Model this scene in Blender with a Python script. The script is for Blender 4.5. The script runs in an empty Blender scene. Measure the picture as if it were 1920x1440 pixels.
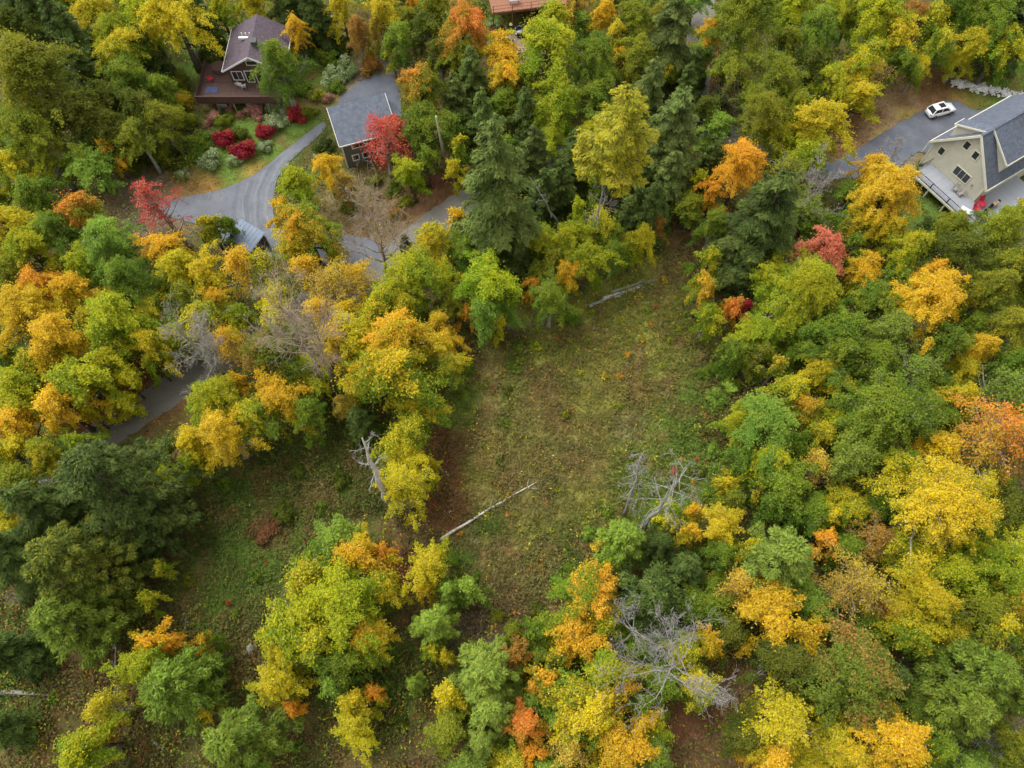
import bpy, bmesh, math, random
import numpy as np
from mathutils import Vector, Matrix
from mathutils.geometry import tessellate_polygon

# ------------------------------------------------------------------ camera, sky, sun, exposure
SC = bpy.context.scene
COL = SC.collection
CAM_H, FPX, TILT = 85.0, 1350.0, math.radians(25.0)
cam_data = bpy.data.cameras.new('camera')
cam_data.sensor_width = 36.0
cam_data.lens = 36.0 * FPX / 1920.0
cam_data.clip_end = 2000.0
cam = bpy.data.objects.new('camera', cam_data)
cam.location = (0, 0, CAM_H)
cam.rotation_euler = (TILT, 0, 0)
COL.objects.link(cam)
SC.camera = cam

SUN_EL, SUN_AZ = math.radians(56), math.radians(-50)      # azimuth from +Y, clockwise
world = bpy.data.worlds.new('World')
SC.world = world
world.use_nodes = True
wn = world.node_tree
wn.nodes.clear()
sky = wn.nodes.new('ShaderNodeTexSky')
sky.sky_type = 'NISHITA'
sky.sun_disc = False
sky.sun_elevation = SUN_EL
sky.sun_rotation = SUN_AZ
sky.dust_density = 4.0
sky.ozone_density = 1.0
hs = wn.nodes.new('ShaderNodeHueSaturation')
hs.inputs['Saturation'].default_value = 0.03            # an even cloud cover greys the sky
bg = wn.nodes.new('ShaderNodeBackground')
bg.inputs['Strength'].default_value = 0.15
wo = wn.nodes.new('ShaderNodeOutputWorld')
wn.links.new(sky.outputs[0], hs.inputs['Color'])
wn.links.new(hs.outputs[0], bg.inputs['Color'])
wn.links.new(bg.outputs[0], wo.inputs['Surface'])

sun_data = bpy.data.lights.new('sun', 'SUN')
sun_data.energy = 0.6
sun_data.angle = math.radians(45)
sun_data.color = (1.0, 0.96, 0.9)
sun = bpy.data.objects.new('sun', sun_data)
sun_dir = Vector((math.sin(SUN_AZ) * math.cos(SUN_EL), math.cos(SUN_AZ) * math.cos(SUN_EL), math.sin(SUN_EL)))
sun.rotation_euler = sun_dir.to_track_quat('Z', 'Y').to_euler()
COL.objects.link(sun)

SC.view_settings.view_transform = 'Standard'
SC.view_settings.look = 'None'
SC.view_settings.gamma = 1.0
SC.view_settings.use_curve_mapping = False
SC.view_settings.exposure = 0.88
SC.render.engine = 'CYCLES'
SC.cycles.max_bounces = 5
SC.cycles.diffuse_bounces = 4
SC.cycles.glossy_bounces = 2
SC.cycles.transmission_bounces = 3
SC.cycles.use_light_tree = False
SC.cycles.use_denoising = True
SC.cycles.use_adaptive_sampling = True
SC.cycles.adaptive_threshold = 0.03

# ------------------------------------------------------------------ helpers
CT, ST = math.cos(TILT), math.sin(TILT)


def U(px, py, z=0.0):
    """where the sight line through a photo pixel meets the height z"""
    u, v = px - 960.0, 720.0 - py
    t = (CAM_H - z) / (FPX * CT - v * ST)
    return Vector((u * t, (FPX * ST + v * CT) * t, z))


def depth_at(px, py, z):
    u, v = px - 960.0, 720.0 - py
    return (CAM_H - z) / (FPX * CT - v * ST) * FPX


def PX(x, y, z=0.0):
    zz = z - CAM_H
    dep = -zz * CT + y * ST
    return 960 + FPX * x / dep, 720 - FPX * (y * CT + zz * ST) / dep


def lin(r, g, b):
    def f(c):
        c /= 255.0
        return c / 12.92 if c <= 0.04045 else ((c + 0.055) / 1.055) ** 2.4
    return (f(r), f(g), f(b))


def quick_mesh(name, V, quads, attrs=None, smooth=False):
    me = bpy.data.meshes.new(name)
    V = np.asarray(V, dtype=np.float32)
    quads = np.asarray(quads, dtype=np.int32)
    n, k = quads.shape
    me.vertices.add(len(V))
    me.vertices.foreach_set('co', V.ravel())
    me.loops.add(n * k)
    me.loops.foreach_set('vertex_index', quads.ravel())
    me.polygons.add(n)
    me.polygons.foreach_set('loop_start', np.arange(0, n * k, k, dtype=np.int32))
    if smooth:
        me.polygons.foreach_set('use_smooth', np.ones(n, dtype=bool))
    me.update(calc_edges=True)
    for nm, arr in (attrs or {}).items():
        a = me.attributes.new(nm, 'FLOAT_VECTOR', 'FACE')
        a.data.foreach_set('vector', np.asarray(arr, dtype=np.float32).ravel())
    return me


def link(name, me, mat=None, parent=None, loc=None, rot=None):
    o = bpy.data.objects.new(name, me)
    COL.objects.link(o)
    if mat is not None and me is not None and not me.materials:
        me.materials.append(mat)
    if parent is not None:
        o.parent = parent
    if loc is not None:
        o.location = loc
    if rot is not None:
        o.rotation_euler = rot
    return o


def empty(name, loc=(0, 0, 0), rz=0.0):
    o = bpy.data.objects.new(name, None)
    o.empty_display_size = 0.3
    COL.objects.link(o)
    o.location = loc
    o.rotation_euler = (0, 0, rz)
    return o


USED = set()


def tag(o, label, cat, group=None):
    o['label'] = label
    o['category'] = cat
    USED.add(label)
    if group:
        o['group'] = group
    return o


class MB:
    """collects faces for one mesh"""
    def __init__(self):
        self.v, self.f = [], []

    def add(self, vs, fs):
        b = len(self.v)
        self.v += [tuple(p) for p in vs]
        self.f += [tuple(i + b for i in q) for q in fs]
        return self

    def box(self, c, s, rz=0.0, M=None):
        x, y, z = s[0] / 2, s[1] / 2, s[2] / 2
        R = Matrix.Rotation(rz, 3, 'Z')
        vs = [Vector((a * x, b * y, d * z)) for d in (-1, 1) for b in (-1, 1) for a in (-1, 1)]
        vs = [R @ p + Vector(c) for p in vs]
        if M is not None:
            vs = [M @ p for p in vs]
        return self.add(vs, [(0, 2, 3, 1), (4, 5, 7, 6), (0, 1, 5, 4), (2, 6, 7, 3), (0, 4, 6, 2), (1, 3, 7, 5)])

    def prism(self, pts, d):
        """polygon pts pushed along vector d"""
        n = len(pts)
        d = Vector(d)
        vs = [Vector(p) for p in pts] + [Vector(p) + d for p in pts]
        fs = [tuple(range(n))[::-1], tuple(range(n, 2 * n))]
        fs += [(i, (i + 1) % n, n + (i + 1) % n, n + i) for i in range(n)]
        return self.add(vs, fs)

    def bar(self, a, b, w, h=None):
        a, b = Vector(a), Vector(b)
        h = h or w
        d = (b - a).normalized()
        s = d.cross(Vector((0, 0, 1)))
        if s.length < 1e-4:
            s = Vector((1, 0, 0))
        s.normalize()
        t = s.cross(d).normalized()
        q = [s * (w / 2) + t * (h / 2), -s * (w / 2) + t * (h / 2), -s * (w / 2) - t * (h / 2), s * (w / 2) - t * (h / 2)]
        return self.add([a + p for p in q] + [b + p for p in q],
                        [(0, 1, 2, 3), (7, 6, 5, 4), (0, 4, 5, 1), (1, 5, 6, 2), (2, 6, 7, 3), (3, 7, 4, 0)])

    def tube(self, pts, radii, n=6):
        pts = [Vector(p) for p in pts]
        vs, fs = [], []
        for i, p in enumerate(pts):
            d = (pts[min(i + 1, len(pts) - 1)] - pts[max(i - 1, 0)])
            if d.length < 1e-6:
                d = Vector((0, 0, 1))
            d.normalize()
            s = d.cross(Vector((0.31, 0.95, 0.05)))
            if s.length < 1e-3:
                s = d.cross(Vector((1, 0, 0)))
            s.normalize()
            t = d.cross(s)
            for k in range(n):
                a = 2 * math.pi * k / n
                vs.append(p + (s * math.cos(a) + t * math.sin(a)) * radii[i])
        for i in range(len(pts) - 1):
            for k in range(n):
                fs.append((i * n + k, i * n + (k + 1) % n, (i + 1) * n + (k + 1) % n, (i + 1) * n + k))
        fs.append(tuple(range(n))[::-1])
        fs.append(tuple(range((len(pts) - 1) * n, len(pts) * n)))
        return self.add(vs, fs)

    def mesh(self, name, smooth=False, bevel=0.0):
        me = bpy.data.meshes.new(name)
        me.from_pydata(self.v, [], self.f)
        if bevel > 0:
            bm = bmesh.new()
            bm.from_mesh(me)
            bmesh.ops.remove_doubles(bm, verts=bm.verts, dist=1e-5)
            bmesh.ops.bevel(bm, geom=list(bm.edges), offset=bevel, segments=2, affect='EDGES', profile=0.6)
            bm.to_mesh(me)
            bm.free()
        if smooth:
            for p in me.polygons:
                p.use_smooth = True
        me.update()
        return me

    def build(self, name, mat, parent=None, loc=None, rot=None, smooth=False, bevel=0.0):
        return link(name, self.mesh(name, smooth, bevel), mat, parent, loc, rot)


# ------------------------------------------------------------------ materials
def new_mat(name):
    m = bpy.data.materials.new(name)
    m.use_nodes = True
    nt = m.node_tree
    b = nt.nodes['Principled BSDF']
    return m, nt, b


def nd(nt, t, **kw):
    n = nt.nodes.new(t)
    for k, v in kw.items():
        setattr(n, k, v)
    return n


def math_node(nt, op, a, b=None, clamp=False):
    n = nd(nt, 'ShaderNodeMath', operation=op, use_clamp=clamp)
    for i, x in enumerate((a, b)):
        if x is None:
            continue
        if isinstance(x, (int, float)):
            n.inputs[i].default_value = x
        else:
            nt.links.new(x, n.inputs[i])
    return n.outputs[0]


def mix_col(nt, fac, a, b, blend='MIX'):
    n = nd(nt, 'ShaderNodeMix', data_type='RGBA', blend_type=blend)
    for key, x in ((0, fac), (6, a), (7, b)):
        if isinstance(x, (int, float)):
            n.inputs[key].default_value = x
        elif isinstance(x, (tuple, list)):
            n.inputs[key].default_value = (*x[:3], 1)
        else:
            nt.links.new(x, n.inputs[key])
    return n.outputs[2]


def noise(nt, scale, detail=4, rough=0.6, coord='Object', stretch=None):
    tc = nd(nt, 'ShaderNodeTexCoord')
    out = tc.outputs[coord]
    if stretch:
        mp = nd(nt, 'ShaderNodeMapping')
        mp.inputs['Scale'].default_value = stretch
        nt.links.new(out, mp.inputs[0])
        out = mp.outputs[0]
    n = nd(nt, 'ShaderNodeTexNoise')
    n.inputs['Scale'].default_value = scale
    n.inputs['Detail'].default_value = detail
    n.inputs['Roughness'].default_value = rough
    nt.links.new(out, n.inputs['Vector'])
    return n.outputs[0]


def rough_mat(name, a, b, scale=3.0, rough=0.8, bump=0.3, spec=0.25, stretch=None, fine=None, metal=0.0):
    """two-tone noisy surface with relief"""
    m, nt, bs = new_mat(name)
    f = noise(nt, scale, 6, 0.65, stretch=stretch)
    rp = nd(nt, 'ShaderNodeMapRange')
    rp.inputs[1].default_value, rp.inputs[2].default_value = 0.32, 0.68
    nt.links.new(f, rp.inputs[0])
    c = mix_col(nt, rp.outputs[0], a, b)
    if fine:
        g = noise(nt, fine, 2, 0.5)
        c = mix_col(nt, 0.35, c, g, 'OVERLAY')
    nt.links.new(c, bs.inputs['Base Color'])
    bs.inputs['Roughness'].default_value = rough
    bs.inputs['Specular IOR Level'].default_value = spec
    bs.inputs['Metallic'].default_value = metal
    if bump:
        bp = nd(nt, 'ShaderNodeBump')
        bp.inputs['Strength'].default_value = bump
        bp.inputs['Distance'].default_value = 0.04
        h = noise(nt, scale * 4, 4, 0.6, stretch=stretch)
        nt.links.new(h, bp.inputs['Height'])
        nt.links.new(bp.outputs[0], bs.inputs['Normal'])
    return m


def leaf_material(name, translucent=0.32, rough=0.6):
    m, nt, bs = new_mat(name)
    at = nd(nt, 'ShaderNodeAttribute', attribute_name='lf')
    sp = nd(nt, 'ShaderNodeSeparateXYZ')
    nt.links.new(at.outputs['Vector'], sp.inputs[0])
    rnd, clump, hgt = sp.outputs[0], sp.outputs[1], sp.outputs[2]
    ca = nd(nt, 'ShaderNodeAttribute', attribute_type='OBJECT', attribute_name='ca')
    cb = nd(nt, 'ShaderNodeAttribute', attribute_type='OBJECT', attribute_name='cb')
    mx = nd(nt, 'ShaderNodeAttribute', attribute_type='OBJECT', attribute_name='mx')
    s = math_node(nt, 'ADD', clump, math_node(nt, 'MULTIPLY', math_node(nt, 'SUBTRACT', hgt, 0.5), 0.45))
    s = math_node(nt, 'ADD', s, math_node(nt, 'MULTIPLY', math_node(nt, 'SUBTRACT', rnd, 0.5), 0.55))
    s = math_node(nt, 'SUBTRACT', math_node(nt, 'ADD', s, mx.outputs['Fac']), 1.0)
    s = math_node(nt, 'ADD', math_node(nt, 'MULTIPLY', s, 1.9), 0.5, clamp=True)
    c = mix_col(nt, s, ca.outputs['Color'], cb.outputs['Color'])
    h = nd(nt, 'ShaderNodeHueSaturation')
    nt.links.new(c, h.inputs['Color'])
    r2 = math_node(nt, 'FRACT', math_node(nt, 'MULTIPLY', rnd, 7.31))
    hue = math_node(nt, 'ADD', math_node(nt, 'MULTIPLY', math_node(nt, 'SUBTRACT', r2, 0.5), 0.035), 0.5)
    hue = math_node(nt, 'ADD', hue, math_node(nt, 'MULTIPLY', math_node(nt, 'SUBTRACT', clump, 0.5), 0.02))
    nt.links.new(hue, h.inputs['Hue'])
    r3 = math_node(nt, 'FRACT', math_node(nt, 'MULTIPLY', rnd, 23.7))
    nt.links.new(math_node(nt, 'ADD', math_node(nt, 'MULTIPLY', r3, 0.12), 0.90), h.inputs['Saturation'])
    val = math_node(nt, 'ADD', math_node(nt, 'MULTIPLY', rnd, 0.45), 0.78)
    nt.links.new(val, h.inputs['Value'])
    nt.links.new(h.outputs[0], bs.inputs['Base Color'])
    bs.inputs['Roughness'].default_value = rough
    bs.inputs['Specular IOR Level'].default_value = 0.08
    tr = nd(nt, 'ShaderNodeBsdfTranslucent')
    nt.links.new(h.outputs[0], tr.inputs['Color'])
    ms = nd(nt, 'ShaderNodeMixShader')
    ms.inputs[0].default_value = translucent
    nt.links.new(bs.outputs[0], ms.inputs[1])
    nt.links.new(tr.outputs[0], ms.inputs[2])
    nt.links.new(ms.outputs[0], nt.nodes['Material Output'].inputs[0])
    return m


def cover_material(name):
    m, nt, bs = new_mat(name)
    at = nd(nt, 'ShaderNodeAttribute', attribute_name='gc')
    nt.links.new(at.outputs['Color'], bs.inputs['Base Color'])
    bs.inputs['Roughness'].default_value = 0.7
    bs.inputs['Specular IOR Level'].default_value = 0.15
    tr = nd(nt, 'ShaderNodeBsdfTranslucent')
    nt.links.new(at.outputs['Color'], tr.inputs['Color'])
    ms = nd(nt, 'ShaderNodeMixShader')
    ms.inputs[0].default_value = 0.25
    nt.links.new(bs.outputs[0], ms.inputs[1])
    nt.links.new(tr.outputs[0], ms.inputs[2])
    nt.links.new(ms.outputs[0], nt.nodes['Material Output'].inputs[0])
    return m


M = {}
M['leaf'] = leaf_material('leaf', 0.42)
M['needle'] = leaf_material('needle', 0.22, 0.65)
M['cover'] = cover_material('low_plants')
M['bark'] = rough_mat('bark_brown', lin(70, 60, 50), lin(112, 102, 92), 6, 0.9, 0.5, stretch=(1, 1, 0.25))
M['bark_grey'] = rough_mat('bark_grey', lin(120, 114, 106), lin(178, 172, 164), 5, 0.9, 0.4, stretch=(1, 1, 0.3))
M['bark_tan'] = rough_mat('bark_tan', lin(142, 124, 104), lin(182, 164, 142), 5, 0.9, 0.4, stretch=(1, 1, 0.3))
M['dead'] = rough_mat('dead_wood', lin(122, 118, 112), lin(176, 172, 166), 4, 0.85, 0.4, stretch=(1, 1, 0.3))
M['twig_brown'] = rough_mat('twig_brown', lin(96, 82, 74), lin(132, 116, 106), 6, 0.9, 0.2)
M['asphalt'] = None
M['white_paint'] = rough_mat('white_paint', lin(225, 224, 218), lin(240, 239, 234), 2, 0.5, 0.05)
M['cream'] = rough_mat('cream_siding', lin(196, 192, 172), lin(208, 204, 186), 1.2, 0.6, 0.0)
M['cream_trim'] = rough_mat('cream_trim', lin(214, 211, 190), lin(228, 225, 206), 2, 0.5, 0.0)
M['roof_grey'] = rough_mat('roof_slate_shingle', lin(78, 84, 96), lin(108, 114, 126), 2.5, 0.85, 0.4, fine=14)
M['roof_plum'] = rough_mat('roof_plum_shingle', lin(84, 74, 82), lin(108, 96, 104), 2.2, 0.85, 0.4, fine=14)
M['roof_garage'] = rough_mat('roof_garage_shingle', lin(86, 93, 104), lin(110, 117, 128), 1.6, 0.85, 0.4, fine=14)
M['metal_roof'] = rough_mat('metal_roof', lin(112, 124, 142), lin(130, 142, 160), 1.0, 0.7, 0.05, spec=0.5, metal=0.2)
M['cedar'] = rough_mat('cedar_boards', lin(84, 64, 58), lin(108, 84, 77), 4, 0.8, 0.3, stretch=(0.4, 4, 1))
M['cedar_light'] = rough_mat('cedar_boards_light', lin(138, 96, 76), lin(164, 118, 94), 4, 0.8, 0.3, stretch=(0.4, 4, 1))
M['brown_wall'] = rough_mat('brown_wall', lin(84, 62, 56), lin(104, 78, 70), 3, 0.8, 0.2)
M['dark_wall'] = rough_mat('dark_board_wall', lin(92, 94, 96), lin(118, 120, 122), 3, 0.85, 0.3, stretch=(3, 3, 0.4))
M['grey_deck'] = rough_mat('grey_deck', lin(146, 150, 156), lin(164, 168, 174), 2, 0.7, 0.1)
M['black_metal'] = rough_mat('black_metal', lin(28, 28, 30), lin(40, 40, 42), 3, 0.4, 0.0, spec=0.5)
M['brick'] = rough_mat('brick_red', lin(140, 84, 66), lin(172, 112, 92), 6, 0.9, 0.4)
M['stone'] = rough_mat('pale_stone', lin(186, 184, 182), lin(236, 235, 234), 1.5, 0.9, 0.4)
M['tire'] = rough_mat('tyre_rubber', lin(22, 22, 23), lin(34, 34, 35), 6, 0.8, 0.1)
M['rim'] = rough_mat('wheel_alloy', lin(120, 122, 126), lin(160, 162, 166), 6, 0.35, 0.0, spec=0.6, metal=0.7)
M['red_cloth'] = rough_mat('red_cloth', lin(178, 40, 56), lin(205, 66, 80), 4, 0.9, 0.1)
M['blue_cloth'] = rough_mat('blue_cloth', lin(66, 74, 108), lin(88, 98, 134), 4, 0.9, 0.1)
M['firewood'] = rough_mat('split_firewood', lin(150, 122, 92), lin(206, 182, 146), 7, 0.9, 0.2)
M['birch'] = rough_mat('birch_bark', lin(168, 162, 152), lin(222, 217, 208), 3, 0.85, 0.3, stretch=(1, 1, 0.3))
M['pole_wood'] = rough_mat('pole_wood', lin(134, 118, 100), lin(164, 148, 128), 5, 0.9, 0.3, stretch=(3, 3, 0.2))


def glass_mat(name, c):
    m, nt, b = new_mat(name)
    b.inputs['Base Color'].default_value = (*c, 1)
    b.inputs['Roughness'].default_value = 0.08
    b.inputs['Specular IOR Level'].default_value = 0.6
    return m


def paint_mat(name, c):
    m, nt, b = new_mat(name)
    b.inputs['Base Color'].default_value = (*c, 1)
    b.inputs['Roughness'].default_value = 0.28
    b.inputs['Coat Weight'].default_value = 0.6
    b.inputs['Coat Roughness'].default_value = 0.08
    return m


M['glass'] = glass_mat('window_glass', lin(52, 54, 56))
M['car_white'] = paint_mat('white_car_paint', (0.88, 0.89, 0.9))
M['car_navy'] = paint_mat('navy_car_paint', lin(28, 32, 62))
M['red_light'] = paint_mat('tail_light_red', lin(150, 20, 24))
M['lamp_clear'] = paint_mat('headlight_clear', (0.75, 0.77, 0.8))


def road_material(name, a, b, track=None):
    m, nt, bs = new_mat(name)
    f = noise(nt, 0.35, 5, 0.6)
    c = mix_col(nt, f, a, b)
    g = noise(nt, 9, 3, 0.6)
    c = mix_col(nt, 0.45, c, g, 'OVERLAY')
    if track is not None:
        tc = nd(nt, 'ShaderNodeTexCoord')
        vm = nd(nt, 'ShaderNodeVectorMath', operation='SUBTRACT')
        nt.links.new(tc.outputs['Object'], vm.inputs[0])
        vm.inputs[1].default_value = track
        ln = nd(nt, 'ShaderNodeVectorMath', operation='LENGTH')
        nt.links.new(vm.outputs[0], ln.inputs[0])
        w = math_node(nt, 'ADD', math_node(nt, 'MULTIPLY', ln.outputs['Value'], 7.5), math_node(nt, 'MULTIPLY', noise(nt, 0.16, 4), 16.0))
        w = math_node(nt, 'MULTIPLY', math_node(nt, 'ADD', math_node(nt, 'SINE', w), 1.0), 0.5)
        w = math_node(nt, 'MULTIPLY', w, noise(nt, 0.2, 2), clamp=True)
        c = mix_col(nt, math_node(nt, 'MULTIPLY', w, 0.32), c, tuple(x * 1.6 for x in b))
    # fallen leaves blown over the edges
    v = nd(nt, 'ShaderNodeTexVoronoi')
    v.inputs['Scale'].default_value = 2.2
    tc2 = nd(nt, 'ShaderNodeTexCoord')
    nt.links.new(tc2.outputs['Object'], v.inputs['Vector'])
    lf = math_node(nt, 'LESS_THAN', v.outputs['Distance'], 0.16)
    lf = math_node(nt, 'MULTIPLY', lf, math_node(nt, 'GREATER_THAN', noise(nt, 0.3, 3), 0.55))
    c = mix_col(nt, math_node(nt, 'MULTIPLY', lf, 0.8), c, lin(150, 108, 60))
    nt.links.new(c, bs.inputs['Base Color'])
    bs.inputs['Roughness'].default_value = 0.9
    bs.inputs['Specular IOR Level'].default_value = 0.2
    bp = nd(nt, 'ShaderNodeBump')
    bp.inputs['Strength'].default_value = 0.4
    bp.inputs['Distance'].default_value = 0.03
    nt.links.new(noise(nt, 14, 3), bp.inputs['Height'])
    nt.links.new(bp.outputs[0], bs.inputs['Normal'])
    return m


# ------------------------------------------------------------------ ground
#   patches of soil, grass, fern and litter: photo pixel, radius in pixels, colour
GREEN_D, GREEN_M, OLIVE, TAN = lin(70, 94, 34), lin(94, 120, 44), lin(122, 124, 54), lin(160, 142, 88)
BROWN, RUST, LITTER, LAWN, GREY = lin(100, 80, 56), lin(108, 66, 48), lin(120, 84, 58), lin(92, 116, 48), lin(118, 108, 96)
BLOBS = [
    (1080, 720, 170, OLIVE), (1150, 620, 110, OLIVE), (1230, 600, 70, OLIVE), (1060, 830, 120, lin(112, 100, 58)), (990, 1060, 60, lin(112, 108, 60)),
    (1160, 690, 60, lin(116, 104, 56)), (1010, 760, 60, lin(120, 102, 66)), (1290, 510, 40, lin(118, 102, 62)), (1300, 450, 30, BROWN),
    (928, 670, 22, TAN), (925, 700, 24, TAN), (918, 760, 24, TAN), (915, 810, 22, TAN), (908, 860, 22, TAN), (902, 920, 20, TAN), (915, 830, 34, lin(124, 116, 60)), (905, 900, 40, OLIVE), (1000, 960, 80, lin(104, 98, 54)),
    (960, 690, 26, GREEN_D), (955, 740, 24, GREEN_M), (945, 800, 20, GREEN_D), (940, 880, 18, GREEN_D), (925, 980, 26, GREEN_D),
    (900, 650, 40, GREEN_D), (875, 740, 34, GREEN_M), (870, 790, 26, GREEN_M), (990, 1000, 40, OLIVE), (880, 1080, 50, GREEN_D),
    (840, 830, 34, RUST), (835, 900, 44, RUST), (820, 960, 46, RUST), (770, 985, 34, BROWN), (750, 1060, 40, RUST), (850, 950, 30, RUST),
    (1000, 715, 20, BROWN), (1200, 740, 30, RUST), (1250, 730, 22, BROWN), (1080, 850, 40, BROWN), (1180, 800, 34, lin(128, 120, 92)),
    (1270, 800, 70, GREEN_M), (1320, 760, 50, GREEN_M), (1300, 860, 50, GREEN_M), (1200, 900, 60, GREEN_M), (1100, 960, 60, OLIVE), (1070, 1020, 60, GREEN_D),
    (1250, 950, 70, GREEN_D), (940, 1130, 60, BROWN), (970, 1170, 50, BROWN), (900, 1180, 50, lin(92, 78, 66)),
    (1420, 710, 40, lin(88, 70, 64)), (1400, 740, 30, BROWN), (1340, 800, 40, RUST), (1530, 930, 50, BROWN), (1600, 920, 40, BROWN),
    (460, 920, 120, GREEN_D), (600, 860, 90, GREEN_D), (430, 1060, 110, GREEN_D), (520, 1040, 70, GREEN_M), (400, 1130, 90, GREEN_M), (600, 930, 60, GREEN_D),
    (505, 985, 44, RUST), (540, 950, 30, BROWN), (480, 1190, 50, BROWN), (330, 1160, 40, BROWN), (180, 1260, 50, BROWN), (120, 1370, 110, lin(92, 84, 48)), (60, 1420, 70, lin(116, 104, 62)), (20, 1150, 60, GREEN_D), (20, 1280, 60, GREEN_D),
    (300, 1050, 40, LITTER), (440, 1250, 40, BROWN), (540, 1360, 50, BROWN), (600, 1400, 60, GREEN_D), (420, 1290, 50, GREEN_D), (700, 1280, 60, GREEN_D), (740, 1340, 70, GREEN_D), (780, 1420, 80, BROWN), (620, 1420, 50, BROWN),
    (760, 1180, 30, BROWN), (740, 1230, 50, GREEN_D), (1300, 1340, 80, RUST), (1340, 1400, 80, BROWN), (1400, 1260, 60, BROWN), (1560, 1180, 60, BROWN), (1620, 1150, 60, BROWN), (1780, 1190, 50, BROWN),
    # gardens and verges near the houses
    (470, 260, 60, LAWN), (520, 240, 50, LAWN), (430, 320, 50, LAWN), (560, 225, 30, LAWN), (380, 105, 40, LAWN), (340, 120, 40, LAWN), (620, 90, 60, LAWN), (600, 130, 50, GREEN_M),
    (390, 345, 28, lin(146, 106, 58)), (470, 320, 24, lin(140, 108, 56)), (340, 355, 40, lin(132, 106, 66)), (250, 375, 60, GREY), (200, 380, 60, lin(120, 100, 72)), (300, 400, 50, GREY),
    (640, 60, 60, lin(110, 96, 58)), (760, 60, 60, lin(116, 88, 66)), (700, 130, 60, GREY), (900, 30, 60, LAWN), (990, 90, 40, lin(128, 110, 88)),
    (810, 350, 40, lin(118, 78, 64)), (770, 380, 50, lin(128, 96, 74)), (700, 420, 70, lin(124, 108, 84)), (860, 360, 40, LITTER), (640, 380, 40, lin(124, 112, 78)),
    (240, 720, 70, LITTER), (170, 780, 40, LITTER), (330, 680, 40, LITTER), (300, 730, 60, LITTER), (420, 640, 50, LITTER), (370, 840, 40, LITTER),
    (1620, 220, 40, LITTER), (1690, 185, 50, lin(160, 132, 98)), (1640, 240, 40, lin(160, 134, 102)), (1740, 165, 40, LITTER), (1580, 260, 40, LITTER), (1560, 190, 40, BROWN),
    (1830, 180, 34, lin(112, 118, 48)), (1880, 185, 40, LAWN), (1800, 185, 20, lin(140, 110, 64)), (1700, 212, 18, lin(134, 124, 54)), (1650, 250, 16, lin(134, 124, 54)), (1900, 150, 60, GREEN_M),
    (1740, 370, 60, lin(66, 84, 42)), (1710, 320, 40, lin(120, 112, 92)), (1760, 400, 60, GREEN_M), (1690, 300, 26, lin(128, 118, 98)),
    (1320, 130, 50, LITTER), (1300, 160, 50, lin(128, 84, 60)), (1290, 440, 40, BROWN), (1080, 480, 60, GREEN_D),
]
GX0, GX1, GY0, GY1, GS = -125.0, 125.0, -28.0, 150.0, 0.8
BW = [(U(x, y, 0), r * depth_at(x, y, 0) / FPX, c) for x, y, r, c in BLOBS]


def vnoise(x, y, s, seed):
    """cheap value noise"""
    x, y = x / s, y / s
    xi, yi = np.floor(x).astype(np.int64), np.floor(y).astype(np.int64)
    xf, yf = x - xi, y - yi
    xf, yf = xf * xf * (3 - 2 * xf), yf * yf * (3 - 2 * yf)

    def h(a, b):
        n = (a * 374761393 + b * 668265263 + seed * 974711) & 0xFFFFFFFF
        n = ((n ^ (n >> 13)) * 1274126177) & 0xFFFFFFFF
        return ((n ^ (n >> 16)) & 0xFFFF) / 65535.0
    return (h(xi, yi) * (1 - xf) + h(xi + 1, yi) * xf) * (1 - yf) + (h(xi, yi + 1) * (1 - xf) + h(xi + 1, yi + 1) * xf) * yf


def ground_colour(x, y):
    n1 = vnoise(x, y, 3.0, 1) * 0.6 + vnoise(x, y, 1.1, 2) * 0.4
    n2 = vnoise(x, y, 6.0, 5)
    base = np.array(lin(88, 76, 48))[None] * (1 - n1[:, None]) + np.array(lin(70, 90, 36))[None] * n1[:, None]
    base = base * 1.15
    num, den = base * 0.12, np.full(len(x), 0.12)
    wob = 0.75 + 0.6 * (vnoise(x, y, 2.2, 9) * 0.6 + vnoise(x, y, 0.9, 11) * 0.4)
    for p, r, c in BW:
        d2 = ((x - p.x) ** 2 + (y - p.y) ** 2) / (r * r) / wob ** 2
        k = d2 < 4.5
        w = np.exp(-d2[k] * 1.9) * 1.6
        num[k] += w[:, None] * np.array(c)[None]
        den[k] += w
    col = num / den[:, None]
    n3 = (vnoise(x, y, 1.7, 51) * 0.6 + vnoise(x, y, 4.5, 52) * 0.4)[:, None]
    k = np.clip((n3 - 0.52) * 3.2, 0, 0.65)
    col = col * (1 - k) + np.array([lin(112, 90, 58)]) * k
    col *= (0.80 + 0.6 * vnoise(x, y, 0.8, 21) + 0.12 * n2)[:, None]
    return col


# hard surfaces, as photo pixels
PAVED = [(368, 366), (425, 352), (478, 328), (530, 287), (570, 254), (606, 228), (612, 236), (596, 258), (572, 277), (546, 302), (522, 332), (513, 362), (512, 400),
         (520, 428), (560, 440), (640, 440), (700, 448), (730, 470), (700, 500), (600, 492), (520, 486), (470, 475), (420, 450), (385, 425), (330, 410), (290, 405), (300, 378)]
PARKING = [(618, 222), (640, 182), (668, 158), (700, 142), (736, 142), (748, 168), (752, 210), (700, 230)]
DRIVE_RIGHT = [(1440, 262), (1500, 300), (1560, 306), (1608, 278), (1686, 231), (1730, 208), (1769, 188), (1796, 190), (1819, 204), (1837, 207), (1856, 199), (1930, 190), (2000, 215), (1900, 260),
               (1760, 290), (1722, 285), (1700, 300), (1680, 318), (1620, 332), (1560, 338), (1490, 330), (1430, 300)]
DIRT_YARD = [(950, 62), (975, 48), (1020, 50), (1060, 70), (1040, 105), (1000, 112), (965, 95), (948, 82)]
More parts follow.
